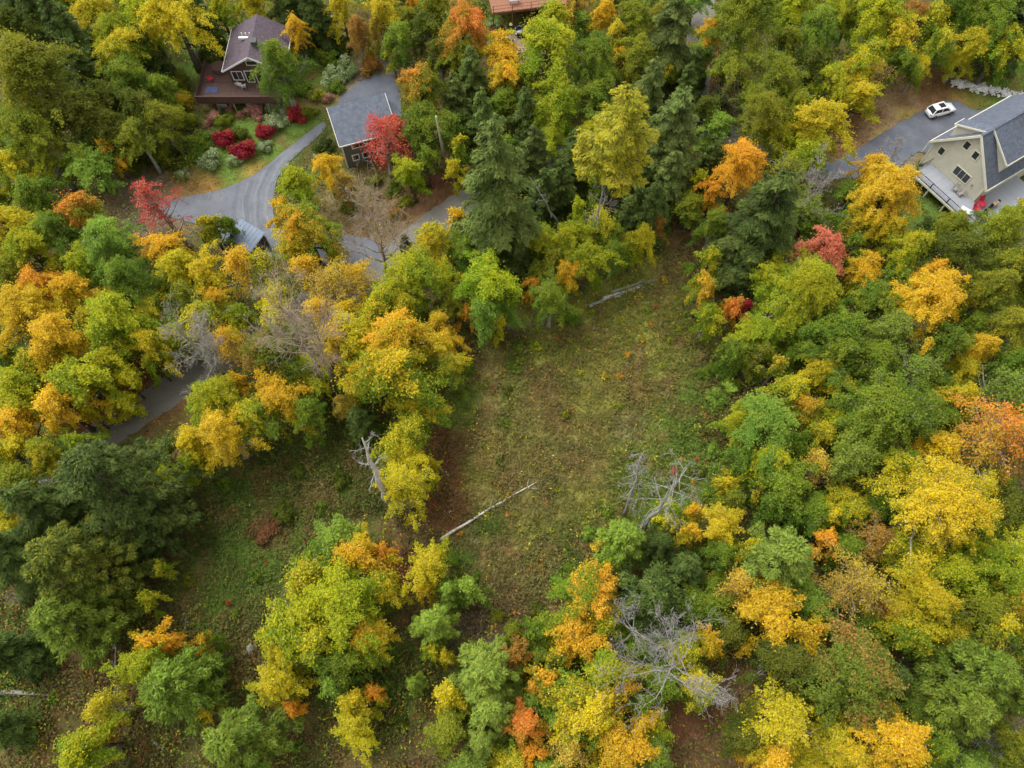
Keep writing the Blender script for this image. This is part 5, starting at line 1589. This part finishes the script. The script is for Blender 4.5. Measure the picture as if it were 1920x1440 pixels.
mb = MB()
mb.prism([(-4.2, 0, 0), (4.2, 0, 0), (4.2, 0, hz(4.2) - 0.2), (0, 0, ZR - 0.2), (-4.2, 0, hz(4.2) - 0.2)], (0, y1 - 0.6, 0))
mb.build('wall', M['brown_wall'], house)
roof = None
for s in (-1, 1):
    mb = MB()
    slab(mb, [(0, y0, ZR), (s * hw, y0, ZE), (s * hw, y1, ZE), (0, y1, ZR)], 0.16)
    o = mb.build('roof', M['roof_plum'], house)
    roof = o if s < 0 else roof
    mb = MB()
    mb.bar((0, y0 - 0.04, ZR - 0.1), (s * (hw + 0.02), y0 - 0.04, ZE - 0.1), 0.08, 0.26)
    mb.build('fascia', M['white_paint'], house)
    mb = MB()
    mb.bar((s * (hw + 0.05), y0, ZE - 0.07), (s * (hw + 0.05), y1, ZE - 0.07), 0.1, 0.12)
    mb.build('gutter', M['white_paint'], house)
sk = MB()
sk.box((-1.35, 4.2, ZE + (ZR - ZE) * (1 - 1.35 / hw) + 0.12), (1.9, 0.35, 0.3))
o = sk.build('skylight', M['white_paint'], roof)
for i in range(3):
    m = MB()
    m.tube([(-1.9 + 0.6 * i, 4.9, hz(1.5)), (-1.9 + 0.6 * i, 4.9, hz(1.5) + 0.55)], [0.09, 0.09], 8)
    m.build('vent_pipe', M['white_paint'], roof)
mb = MB()
mb.box((0.6, 2.3, ZR - 0.05), (0.7, 0.9, 1.1))
mb.build('chimney', M['roof_plum'], roof)
mb = MB()
mb.box((0.6, 2.3, ZR + 0.55), (0.9, 1.1, 0.12))
mb.build('chimney_cap', M['black_metal'], roof)
for xx in (-1.15, 0.45, 2.4):
    window(house, (xx, 0, 3.45), 1.0, 2.0, (1, 0, 0), (0, -1, 0), M['white_paint'], name='glass_door')
window(house, (-2.95, 0, 3.6), 1.5, 1.5, (1, 0, 0), (0, -1, 0), M['white_paint'], 2)
window(house, (0, 0, 6.0), 1.6, 0.7, (1, 0, 0), (0, -1, 0), M['white_paint'])
window(house, (-4.2, 4, 3.6), 1.4, 1.2, (0, -1, 0), (-1, 0, 0), M['white_paint'], 2)
# deck
DZ = 2.25
deck = empty('deck', (HX, HY0 + 0.7, 0))
tag(deck, 'raised reddish cedar deck along the front of the brown-roofed house', 'deck')
boards(deck, (-9.0, -4.2, DZ), (1, 0, 0), (0, 1, 0), 13.4, 4.15, 0.3, 0.06, M['cedar'])
boards(deck, (-9.0, 0.02, DZ), (1, 0, 0), (0, 1, 0), 4.75, 4.2, 0.3, 0.06, M['cedar'])
mb = MB()
for xx in (-8.8, -6.2, -3.6, -1.0, 1.6, 4.2):
    pass
for xx in (-8.8, -6.2, -3.6, -1.0, 1.6, 4.2):
    m = MB()
    m.box((xx, -4.0, DZ / 2 - 0.06), (0.16, 0.16, DZ - 0.06))
    m.build('post', M['bark_tan'], deck)
for k in range(5):
    m = MB()
    m.box((-2.3, -4.22, DZ + 0.12 + 0.21 * k), (13.4, 0.05, 0.19))
    m.build('rail_board', M['cedar'], deck)
    m = MB()
    m.box((-9.02, 0.0, DZ + 0.12 + 0.21 * k), (0.05, 8.4, 0.19))
    m.build('rail_board', M['cedar'], deck)
m = MB()
m.box((-2.3, -4.24, DZ + 1.2), (13.5, 0.16, 0.05))
m.build('handrail', M['cedar'], deck)
m = MB()
m.box((-2.3, -4.1, DZ - 0.2), (13.3, 0.08, 0.22))
m.build('beam', M['cedar'], deck)


def chair(name, loc, rz, mat, label, s=1.0):
    r = empty(name, loc, rz)
    m = MB()
    m.box((0, 0, 0.42 * s), (0.62 * s, 0.6 * s, 0.1 * s))
    m.build('seat', mat, r, bevel=0.02)
    m = MB()
    m.prism([(-0.31 * s, 0.28 * s, 0.42 * s), (0.31 * s, 0.28 * s, 0.42 * s), (0.29 * s, 0.5 * s, 1.0 * s), (-0.29 * s, 0.5 * s, 1.0 * s)], (0, 0.06, 0.02))
    m.build('backrest', mat, r)
    for a in (-1, 1):
        for b in (-1, 1):
            m = MB()
            m.bar((a * 0.28 * s, b * 0.26 * s, 0), (a * 0.28 * s, b * 0.26 * s, 0.4 * s), 0.05)
            m.build('leg', mat, r)
        m = MB()
        m.bar((a * 0.33 * s, -0.28 * s, 0.62 * s), (a * 0.33 * s, 0.36 * s, 0.62 * s), 0.07, 0.05)
        m.build('armrest', mat, r)
    return tag(r, label, 'chair')


bx, by = HX, HY0 + 0.7
chair('deck_chair', (bx - 7.6, by + 0.4, DZ), 2.2, M['red_cloth'], 'red chair at the far end of the cedar deck')
chair('deck_chair', (bx - 3.0, by - 0.8, DZ), 2.7, M['white_paint'], 'white chair under the eave of the brown-roofed house')
chair('deck_chair', (bx - 2.2, by - 1.2, DZ), 3.4, M['white_paint'], 'second white chair, nearer the glass doors')
chair('deck_chair', (bx + 0.6, by - 1.6, DZ), 3.0, M['cedar_light'], 'wooden chair in front of the glass doors')
m = MB()
m.box((0, 0, 0.03), (1.9, 1.3, 0.05))
tag(m.build('outdoor_mat', M['blue_cloth'], loc=(bx - 7.2, by - 1.6, DZ + 0.01)), 'blue mat lying on the cedar deck beside the red chair', 'mat')
tub = empty('hot_tub', (bx - 6.6, by + 2.6, DZ))
m = MB()
m.tube([(0, 0, 0), (0, 0, 0.9)], [1.05, 1.1], 20)
m.build('wall', M['cedar'], tub)
m = MB()
m.tube([(0, 0, 0.91), (0, 0, 1.0)], [1.14, 1.06], 20)
m.build('cover', M['brown_wall'], tub)
tag(tub, 'round red-brown tub on the corner of the cedar deck', 'hot tub')
m = MB()
m.box((0, 0, 0), (1.5, 0.1, 1.2))
tag(m.build('panel', M['grey_deck'], loc=(bx - 5.6, by - 3.6, 0.9), rot=(0.35, 0, 0)), 'grey panel leaning under the cedar deck', 'panel')
p = U(381, 128)
pole = empty('garden_pole', (p.x, p.y, 0))
m = MB()
m.tube([(0, 0, 0), (0, 0, 3.6)], [0.07, 0.05], 8)
m.build('post', M['bark_tan'], pole)
m = MB()
m.bar((-0.35, 0, 3.5), (0.35, 0, 3.5), 0.06)
m.build('crossbar', M['bark_tan'], pole)
tag(pole, 'thin wooden garden pole on the lawn behind the cedar deck', 'pole')

# --- grey garage
ga = math.atan2(2.9, 8.2)
gar = empty('garage', (-25.0, 75.2, 0), ga)
tag(gar, 'grey two-storey garage with a sloping grey shingle roof and white window frames', 'garage')
W, D, ZN, ZF = 8.7, 5.9, 5.0, 7.0


def gzr(y):
    return ZN + (ZF - ZN) * y / D


mb = MB()
mb.prism([(0.3, 0.45, 0), (0.3, D - 0.3, 0), (0.3, D - 0.3, gzr(D - 0.3) - 0.22), (0.3, 0.45, gzr(0.45) - 0.22)], (W - 0.6, 0, 0))
mb.build('wall', M['dark_wall'], gar)
mb = MB()
slab(mb, [(0, 0, ZN), (W, 0, ZN), (W, D, ZF), (0, D, ZF)], 0.14)
roof = mb.build('roof', M['roof_garage'], gar)
mb = MB()
slab(mb, [(0, D + 0.02, ZF), (W, D + 0.02, ZF), (W, D + 1.5, ZF - 1.9), (0, D + 1.5, ZF - 1.9)], 0.14)
mb.build('roof', M['roof_plum'], gar)
for a, b in (((0, -0.04, ZN - 0.08), (W, -0.04, ZN - 0.08)), ((-0.04, 0, ZN - 0.07), (-0.04, D, ZF - 0.07)), ((W + 0.04, 0, ZN - 0.07), (W + 0.04, D, ZF - 0.07))):
    m = MB()
    m.bar(a, b, 0.07, 0.2)
    m.build('fascia', M['white_paint'], gar)
m = MB()
m.box((0.33, 0.42, 2.4), (0.22, 0.1, 4.7))
m.build('corner_board', M['white_paint'], gar)
m = MB()
m.box((W - 0.33, 0.42, 2.4), (0.22, 0.1, 4.7))
m.build('corner_board', M['white_paint'], gar)
window(gar, (2.9, 0.45, 4.0), 2.1, 0.75, (1, 0, 0), (0, -1, 0), M['white_paint'], 2, 0.16)
window(gar, (1.9, 0.45, 1.7), 0.8, 0.9, (1, 0, 0), (0, -1, 0), M['white_paint'], 1, 0.16)
window(gar, (3.5, 0.45, 1.7), 0.9, 0.9, (1, 0, 0), (0, -1, 0), M['white_paint'], 1, 0.16)
window(gar, (6.6, 0.45, 3.9), 1.6, 0.8, (1, 0, 0), (0, -1, 0), M['white_paint'], 2, 0.16)
mb = MB()
slab(mb, [(W + 0.1, 2.6, 5.6), (W + 1.4, 2.6, 5.1), (W + 1.4, 5.9, 5.1), (W + 0.1, 5.9, 5.6)], 0.12)
mb.build('lean_to_roof', M['roof_garage'], gar)
mb = MB()
mb.box((W + 0.45, 4.2, 2.4), (1.4, 2.8, 4.8))
mb.build('lean_to_wall', M['dark_wall'], gar)

# --- metal-roofed shed
c0, c1, c2 = U(451, 413, 2.9), U(499, 441, 2.9), U(423, 441, 2.5)
ang = math.atan2(c1.y - c0.y, c1.x - c0.x)
L1 = (c1 - c0).length
shed = empty('shed', (c0.x, c0.y, 0), ang)
tag(shed, 'small open shed with a pale blue metal roof beside the turnaround', 'shed')
W, D = L1 * 0.9, 3.2
mb = MB()
slab(mb, [(-0.2, 0.2, 3.0), (W + 0.2, 0.2, 3.0), (W + 0.2, -D, 2.4), (-0.2, -D, 2.4)], 0.06)
roof = mb.build('roof', M['metal_roof'], shed)
for i in range(8):
    m = MB()
    xx = -0.1 + (W + 0.2) * i / 7
    m.bar((xx, 0.2, 3.012), (xx, -D, 2.412), 0.03, 0.025)
    m.build('roof_rib', M['metal_roof'], roof)
for xx in (0.05, W - 0.05):
    for yy in (0, -D + 0.2):
        m = MB()
        m.box((xx, yy, 1.15), (0.14, 0.14, 2.3))
        m.build('post', M['bark_tan'], shed)
for k in range(9):
    m = MB()
    m.box((0.0, -0.25 - k * 0.45, 1.1), (0.05, 0.4, 2.1))
    m.build('wall_board', M['bark_grey'], shed)
    m = MB()
    m.box((0.4 + k * (W - 0.8) / 8, 0.02, 1.2), (0.42, 0.05, 2.3))
    m.build('wall_board', M['bark_grey'], shed)

# --- utility pole
b = U(840, 336)
tp = U(818, 219, 12.2)
pole = empty('utility_pole', (b.x, b.y, 0))
d = Vector((tp.x - b.x, tp.y - b.y, 12.2))
m = MB()
m.tube([Vector((0, 0, -0.2)), d * 0.5, d], [0.19, 0.16, 0.13], 10)
po = m.build('post', M['pole_wood'], pole, smooth=True)
m = MB()
m.tube([d, d + Vector((0, 0, 0.18))], [0.14, 0.05], 10)
m.build('cap', M['white_paint'], po)
m = MB()
m.tube([Vector((0.22, -0.15, 0)), d * 0.62 + Vector((0.2, -0.14, 0))], [0.06, 0.06], 6)
m.build('conduit', M['bark_grey'], pole)
m = MB()
m.tube([Vector((0.95, 0.1, 0)), d * 0.8], [0.03, 0.03], 5)
m.build('guy_wire', M['bark_grey'], pole)
tag(pole, 'brown wooden utility pole standing between the garage and the tall hemlock', 'pole')

# --- cream house
w2 = Vector((0.53, -0.85, 0)).normalized()
mid = (U(1737, 272, 5.0) + U(1857, 350, 5.0)) / 2
ch = empty('house', (mid.x, mid.y, 0), math.atan2(w2.y, w2.x))
tag(ch, 'cream-sided house with a steep grey roof and dormers beside the drive', 'house')
HW, EZ, RZ, LEN = 5.3, 5.0, 10.8, 17.0


def rz_(a):
    return EZ + (RZ - EZ) * (1 - abs(a) / HW)


iw = HW - 0.45
mb = MB()
mb.prism([(-iw, 0.5, 0), (iw, 0.5, 0), (iw, 0.5, rz_(iw) - 0.22), (0, 0.5, RZ - 0.25), (-iw, 0.5, rz_(iw) - 0.22)], (0, LEN - 1, 0))
wall = mb.build('wall', M['cream'], ch)
for k in range(27):                      # clapboard laps on the gable wall
    z = 0.3 + k * 0.36
    half = iw if z < rz_(iw) - 0.3 else max(0.0, HW * (1 - (z - EZ + 0.35) / (RZ - EZ)))
    if half < 0.3:
        continue
    m = MB()
    m.prism([(-half, 0.499, z), (half, 0.499, z), (half, 0.475, z), (-half, 0.475, z)], (0, 0.018, 0.34))
    m.build('clapboard', M['cream'], ch)
for s in (-1, 1):
    mb = MB()
    slab(mb, [(0, 0, RZ), (s * (HW + 0.05), 0, EZ), (s * (HW + 0.05), LEN, EZ), (0, LEN, RZ)], 0.16)
    mb.build('roof', M['roof_grey'], ch)
    m = MB()
    m.bar((0, -0.05, RZ - 0.1), (s * (HW + 0.08), -0.05, EZ - 0.1), 0.1, 0.32)
    m.build('rake_board', M['cream_trim'], ch)
    m = MB()
    m.bar((s * (HW + 0.1), 0, EZ - 0.06), (s * (HW + 0.1), LEN, EZ - 0.06), 0.12, 0.14)
    m.build('gutter', M['cream_trim'], ch)
    m = MB()
    m.box((s * (iw - 0.02), 0.46, 2.5), (0.14, 0.1, 4.6))
    m.build('corner_board', M['cream_trim'], ch)


def dormer(s, b0, b1, a1, z1):
    root = empty('dormer')
    root.parent = ch
    m = MB()
    slab(m, [(s * -0.0, b0, RZ + 0.06), (s * (a1 + 0.3), b0, z1), (s * (a1 + 0.3), b1, z1), (0, b1, RZ + 0.06)], 0.16)
    m.build('dormer_roof', M['roof_grey'], root)
    zz = rz_(a1)
    m = MB()
    slope = (RZ - z1) / (a1 + 0.3)
    m.prism([(s * 0.4, b0 + 0.3, RZ - 0.55), (s * a1, b0 + 0.3, RZ - slope * a1 - 0.16), (s * a1, b0 + 0.3, zz - 0.1)], (0, b1 - b0 - 0.6, 0))
    m.build('dormer_wall', M['cream'], root)
    m = MB()
    m.bar((0, b0 - 0.03, RZ - 0.04), (s * (a1 + 0.32), b0 - 0.03, z1 - 0.1), 0.08, 0.24)
    m.build('rake_board', M['cream_trim'], root)
    m = MB()
    m.bar((s * (a1 + 0.34), b0, z1 - 0.08), (s * (a1 + 0.34), b1, z1 - 0.08), 0.1, 0.14)
    m.build('gutter', M['cream_trim'], root)
    for k in range(3 if b1 - b0 > 6 else 0):
        window(root, (s * a1, b0 + 2.0 + 3.4 * k, (zz + z1) / 2 + 0.05), 1.3, 0.9, (0, 1, 0), (s, 0, 0), M['cream_trim'])


dormer(1, 2.3, 14.5, 4.3, 8.0)
dormer(-1, 1.1, 3.0, 4.0, 8.7)
m = MB()
m.box((0, LEN / 2, RZ + 0.08), (0.3, LEN, 0.06))
m.build('ridge_cap', M['roof_grey'], ch)
m = MB()
m.box((1.6, 8.5, RZ + 0.2), (1.3, 1.9, 2.6))
cm_ = m.build('chimney', M['brick'], ch)
m = MB()
m.box((1.6, 8.5, RZ + 1.56), (1.5, 2.1, 0.12))
m.build('chimney_cap', M['stone'], cm_)
window(ch, (-0.9, 0.474, 7.9), 0.8, 1.15, (1, 0, 0), (0, -1, 0), M['cream_trim'])
window(ch, (0.9, 0.474, 7.6), 0.8, 1.15, (1, 0, 0), (0, -1, 0), M['cream_trim'])
window(ch, (-3.3, 0.474, 4.6), 0.8, 1.15, (1, 0, 0), (0, -1, 0), M['cream_trim'])
window(ch, (1.1, 0.474, 3.9), 2.5, 1.4, (1, 0, 0), (0, -1, 0), M['cream_trim'], 3)
m = MB()
m.box((3.2, 0.44, 3.7), (0.25, 0.08, 0.35))
m.build('wall_lamp', M['bark_grey'], ch)
m = MB()
m.box((-iw - 0.9, 4.5, 2.6), (1.8, 3.2, 0.18))
m.build('porch_roof', M['roof_plum'], ch)
for yy in (3.1, 5.9):
    m = MB()
    m.box((-iw - 1.65, yy, 1.26), (0.16, 0.16, 2.5))
    m.build('porch_post', M['cream_trim'], ch)
# grey deck with black rail round the gable end
DZ2 = 1.9
dk = empty('deck', (mid.x, mid.y, 0), math.atan2(w2.y, w2.x))
tag(dk, 'pale grey deck with a black metal rail wrapping the cream house', 'deck')
boards(dk, (-3.6, -3.2, DZ2), (1, 0, 0), (0, 1, 0), 13.4, 3.65, 0.3, 0.08, M['grey_deck'], 0.006)
boards(dk, (iw + 0.02, 0.47, DZ2), (0, 1, 0), (1, 0, 0), 9.0, 4.9, 0.3, 0.08, M['grey_deck'], 0.006)
m = MB()
m.box((3.1, -3.26, DZ2 - 0.14), (13.5, 0.08, 0.3))
m.build('rim_board', M['cream_trim'], dk)
m = MB()
m.box((-3.66, -1.4, DZ2 - 0.14), (0.08, 3.7, 0.3))
m.build('rim_board', M['cream_trim'], dk)
for xx in (-3.4, -0.2, 3.0, 6.2, 9.4):
    m = MB()
    m.box((xx, -3.0, DZ2 / 2 - 0.1), (0.2, 0.2, DZ2 - 0.1))
    m.build('post', M['cream_trim'], dk)
    m = MB()
    m.box((xx, -3.12, DZ2 + 0.53), (0.13, 0.13, 1.05))
    m.build('rail_post', M['black_metal'], dk)
for z in (0.14, 1.02):
    m = MB()
    m.box((3.0, -3.12, DZ2 + z), (12.8, 0.06, 0.06))
    m.build('handrail', M['black_metal'], dk)
    m = MB()
    m.box((-3.55, -1.3, DZ2 + z), (0.06, 3.4, 0.06))
    m.build('handrail', M['black_metal'], dk)
bal = MB()
for i in range(100):
    bal.box((-3.3 + i * 0.128, -3.12, DZ2 + 0.58), (0.018, 0.018, 0.84))
for i in range(24):
    bal.box((-3.55, -2.9 + i * 0.14, DZ2 + 0.58), (0.018, 0.018, 0.84))
o = bal.build('baluster_mesh', M['black_metal'], dk)
o['kind'] = 'stuff'
Rz = Matrix.Rotation(math.atan2(w2.y, w2.x), 3, 'Z')


def onto(a, b, z):
    return Rz @ Vector((a, b, 0)) + Vector((mid.x, mid.y, z))


chair('lounge_chair', onto(6.0, 0.5, DZ2), math.atan2(w2.y, w2.x) + 1.2, M['red_cloth'], 'red cushioned lounge chair at the corner of the cream house', 1.5)
chair('lounge_chair', onto(6.2, -0.7, DZ2), math.atan2(w2.y, w2.x) + 1.7, M['red_cloth'], 'second red lounge chair, nearer the rail of the grey deck', 1.3)
fr = empty('firewood_rack', onto(7.0, 2.0, DZ2), math.atan2(w2.y, w2.x))
for a in (-0.7, 0.7):
    m = MB()
    m.box((0, a, 0.55), (0.4, 0.06, 1.1))
    m.build('upright', M['black_metal'], fr)
for i in range(5):
    for j in range(7):
        m = MB()
        m.tube([(-0.25, -0.58 + 0.19 * j + 0.05 * (i % 2), 0.12 + 0.18 * i), (0.25, -0.58 + 0.19 * j + 0.05 * (i % 2), 0.12 + 0.18 * i)], [0.085, 0.085], 6)
        m.build('split_log', M['firewood'], fr)
tag(fr, 'rack of split firewood on the grey deck', 'firewood rack')
tb = empty('patio_table', onto(7.6, -1.6, DZ2))
m = MB()
m.tube([(0, 0, 0.70), (0, 0, 0.74)], [0.75, 0.75], 20)
m.build('table_top', M['glass'], tb)
for k in range(4):
    a = k * math.pi / 2 + 0.4
    m = MB()
    m.bar((0.5 * math.cos(a), 0.5 * math.sin(a), 0), (0.55 * math.cos(a), 0.55 * math.sin(a), 0.69), 0.04)
    m.build('leg', M['black_metal'], tb)
tag(tb, 'round dark glass table on the grey deck', 'table')
for i, (a, b, rz, lab) in enumerate([(8.6, -1.2, -1.2, 'black patio chair beside the round glass table'), (7.4, -0.5, 0.3, 'black patio chair between the glass table and the house'), (1.9, -0.5, 0.2, 'grey chair against the gable wall of the cream house'), (2.9, -0.5, -0.2, 'second grey chair against the cream gable wall, nearer the corner')]):
    chair('patio_chair', onto(a, b, DZ2), math.atan2(w2.y, w2.x) + rz, M['black_metal'] if i < 2 else M['bark_grey'], lab)
q = onto(5.6, -2.3, DZ2)
bxo = empty('storage_box', q, math.atan2(w2.y, w2.x) + 0.3)
m = MB()
m.box((0, 0, 0.3), (1.5, 0.8, 0.6))
m.build('body', M['cream'], bxo)
m = MB()
m.box((0, 0, 0.64), (1.56, 0.86, 0.08))
m.build('lid', M['white_paint'], bxo)
tag(bxo, 'white storage box at the outer corner of the grey deck', 'box')


# ------------------------------------------------------------------ cars
def car(name, loc, rz, paint, label):
    r = empty(name, loc, rz)
    st = [(-2.36, 0.62, 0.50, 0.78), (-2.28, 0.80, 0.34, 0.95), (-2.0, 0.88, 0.26, 1.02), (-1.5, 0.92, 0.24, 1.03), (-0.6, 0.93, 0.22, 1.01), (0.4, 0.93, 0.22, 1.0), (1.1, 0.92, 0.22, 0.99), (1.6, 0.90, 0.24, 0.93), (2.0, 0.84, 0.27, 0.85), (2.26, 0.70, 0.32, 0.74), (2.36, 0.50, 0.42, 0.62)]
    m = MB()
    vs, fs = [], []
    for x, w, z0, z1 in st:
        h = z1 - z0
        vs += [(x, -w * 0.9, z0), (x, -w, z0 + 0.3 * h), (x, -w, z0 + 0.72 * h), (x, -w * 0.86, z1), (x, 0, z1 + 0.03), (x, w * 0.86, z1), (x, w, z0 + 0.72 * h), (x, w, z0 + 0.3 * h), (x, w * 0.9, z0)]
    n = 9
    for i in range(len(st) - 1):
        for k in range(n):
            k2 = (k + 1) % n
            fs.append((i * n + k, i * n + k2, (i + 1) * n + k2, (i + 1) * n + k))
    fs += [tuple(range(n))[::-1], tuple(range((len(st) - 1) * n, len(st) * n))]
    m.add(vs, [f[::-1] for f in fs])
    m.build('body', paint, r, smooth=True)
    bot = [(-2.12, 0.80), (1.18, 0.80)]
    zb, zt = 0.98, 1.58
    B = [Vector((-2.12, -0.80, zb)), Vector((1.18, -0.82, zb)), Vector((1.18, 0.82, zb)), Vector((-2.12, 0.80, zb))]
    T = [Vector((-1.62, -0.62, zt)), Vector((0.30, -0.66, zt)), Vector((0.30, 0.66, zt)), Vector((-1.62, 0.62, zt))]
    for nm, i, j in (('side_window', 0, 1), ('windscreen', 1, 2), ('side_window', 2, 3), ('rear_window', 3, 0)):
        m = MB()
        c = sum(B + T, Vector()) / 8
        quad = [B[i], B[j], T[j], T[i]]
        ctr = sum(quad, Vector()) / 4
        m.prism(quad, (c - ctr) * 0.04)
        m.build(nm, M['glass'], r)
    m = MB()
    rf = [T[0] + Vector((-0.1, -0.05, 0)), T[1] + Vector((0.06, -0.05, 0)), T[2] + Vector((0.06, 0.05, 0)), T[3] + Vector((-0.1, 0.05, 0))]
    m.prism(rf, (0, 0, 0.09))
    ro = m.build('roof', paint, r, bevel=0.035)
    m = MB()
    m.box((-0.30, 0, zt + 0.1), (0.95, 0.86, 0.02))
    m.build('sunroof', M['glass'], ro)
    for i in range(4):
        m = MB()
        m.bar(B[i], T[i], 0.12, 0.09)
        m.build('pillar', paint, r)
    for s in (-1, 1):
        m = MB()
        m.bar((-0.45, s * 0.83, zb), (-0.5, s * 0.67, zt), 0.09, 0.06)
        m.build('pillar', paint, r)
        m = MB()
        m.box((0.95, s * 1.0, 1.05), (0.14, 0.22, 0.15))
        m.build('mirror', paint, r, bevel=0.03)
        m = MB()
        m.box((2.2, s * 0.6, 0.68), (0.22, 0.34, 0.13))
        m.build('headlight', M['lamp_clear'], r, bevel=0.03)
        m = MB()
        m.box((-2.27, s * 0.66, 0.86), (0.12, 0.34, 0.14))
        m.build('tail_light', M['red_light'], r, bevel=0.03)
        for x in (-1.42, 1.42):
            m = MB()
            m.tube([(x, s * 0.72, 0.35), (x, s * 0.95, 0.35)], [0.35, 0.35], 18)
            wh = m.build('wheel', M['tire'], r)
            m = MB()
            m.tube([(x, s * 0.94, 0.35), (x, s * 0.965, 0.35)], [0.23, 0.2], 12)
            m.build('rim', M['rim'], wh)
    return tag(r, label, 'car')


a, b = U(1735, 219), U(1783, 206)
car('parked_car', ((a.x + b.x) / 2, (a.y + b.y) / 2, 0.08), math.atan2(b.y - a.y, b.x - a.x), M['car_white'], 'white car with a dark sunroof parked on the paved drive')
p = U(992, 64)
car('parked_car', (p.x, p.y, 0.03), math.radians(184), M['car_navy'], 'dark navy car parked under trees on the dirt yard below the raised deck')
p = U(952, 82)
tr = empty('utility_trailer', (p.x, p.y, 0.02), math.radians(95))
m = MB()
m.box((0, 0, 0.55), (2.4, 1.3, 0.08))
m.build('bed', M['bark_grey'], tr)
for s in (-1, 1):
    m = MB()
    m.box((0, s * 0.66, 0.75), (2.4, 0.05, 0.4))
    m.build('side_panel', M['dark_wall'], tr)
    m = MB()
    m.tube([(0, s * 0.7, 0.3), (0, s * 0.85, 0.3)], [0.3, 0.3], 14)
    m.build('wheel', M['tire'], tr)
m = MB()
m.bar((1.2, 0, 0.5), (2.1, 0, 0.45), 0.08)
m.build('drawbar', M['black_metal'], tr)
tag(tr, 'dark grey utility trailer at the edge of the dirt yard', 'trailer')
for i in range(14):
    rg = random.Random(300 + i)
    p = U(962 + rg.uniform(-6, 18), 96 + rg.uniform(-6, 8))
    m = MB()
    m.tube([(-0.5, 0, 0), (0.5, 0, 0)], [0.14, 0.12], 6)
    tag(m.build('firewood_log', M['firewood'], loc=(p.x, p.y, 0.14 + 0.2 * (i % 2)), rot=(0, 0, rg.uniform(0, 3))), 'split firewood log heaped beside the dirt yard', 'log', 'firewood heap on the dirt yard')
p = U(958, 56)
gr = empty('kettle_grill', (p.x, p.y, 0))
m = MB()
m.tube([(0, 0, 0.7), (0, 0, 0.85), (0, 0, 1.0)], [0.2, 0.33, 0.3], 14)
m.build('bowl', M['black_metal'], gr)
m = MB()
m.tube([(0, 0, 1.01), (0, 0, 1.14), (0, 0, 1.2)], [0.3, 0.22, 0.05], 14)
m.build('lid', M['white_paint'], gr)
for k in range(3):
    a = k * 2.1
    m = MB()
    m.bar((0.35 * math.cos(a), 0.35 * math.sin(a), 0), (0.18 * math.cos(a), 0.18 * math.sin(a), 0.75), 0.05)
    m.build('leg', M['black_metal'], gr)
tag(gr, 'small black grill with a pale lid left of the navy car', 'grill')

# --- raised cedar deck at the top edge
z = 3.3
c = U(923, 24, z)
e = U(1052, 8, z)
al = (e - c).normalized()
ac = Vector((-al.y, al.x, 0))
rd = empty('deck', (c.x, c.y, 0))
tag(rd, 'raised cedar plank deck cut off by the top edge of the picture', 'deck')
LN = (e - c).length + 1.5
boards(rd, (0, 0, z), al, ac, LN, 8.0, 0.32, 0.08, M['cedar_light'])
m = MB()
m.prism([Vector((0, 0, z - 0.06)) - ac * 0.06, al * LN + Vector((0, 0, z - 0.06)) - ac * 0.06, al * LN + Vector((0, 0, z - 0.38)) - ac * 0.06, Vector((0, 0, z - 0.38)) - ac * 0.06], ac * 0.06)
m.build('rim_board', M['cedar_light'], rd)
for k in range(5):
    t = al * (0.2 + (LN - 0.4) * k / 4)
    m = MB()
    m.box(t + ac * 0.15 + Vector((0, 0, z / 2 - 0.06)), (0.18, 0.18, z - 0.14))
    m.build('post', M['cedar_light'], rd)
    m = MB()
    m.box(t + ac * 0.1 + Vector((0, 0, z + 0.55)), (0.1, 0.1, 1.08))
    m.build('rail_post', M['cedar_light'], rd)
for zz in (0.5, 1.05):
    m = MB()
    m.bar(ac * 0.1 + Vector((0, 0, z + zz)), al * LN + ac * 0.1 + Vector((0, 0, z + zz)), 0.06, 0.06)
    m.build('handrail', M['cedar_light'], rd)
m = MB()
m.prism([ac * 8.02, al * LN + ac * 8.02, al * LN + ac * 8.02 + Vector((0, 0, 6.2)), ac * 8.02 + Vector((0, 0, 6.2))], ac * 7)
hb = empty('house', (c.x, c.y, 0))
m.build('wall', M['brown_wall'], hb)
m = MB()
slab(m, [al * -0.4 + ac * 7.6 + Vector((0, 0, 6.0)), al * (LN + 0.4) + ac * 7.6 + Vector((0, 0, 6.0)), al * (LN + 0.4) + ac * 15.4 + Vector((0, 0, 8.6)), al * -0.4 + ac * 15.4 + Vector((0, 0, 8.6))], 0.2)
m.build('roof', M['roof_grey'], hb)
tag(hb, 'brown house standing behind the raised cedar deck, beyond the picture', 'house')
tb = empty('picnic_table', (c.x + al.x * 4 + ac.x * 1.6, c.y + al.y * 4 + ac.y * 1.6, z + 0.01), math.atan2(al.y, al.x))
m = MB()
m.box((0, 0, 0.72), (1.7, 0.8, 0.06))
m.build('table_top', M['grey_deck'], tb)
for a in (-0.7, 0.7):
    for b in (-0.3, 0.3):
        m = MB()
        m.box((a, b, 0.35), (0.07, 0.07, 0.68))
        m.build('leg', M['grey_deck'], tb)
tag(tb, 'grey table standing on the raised cedar deck', 'table')
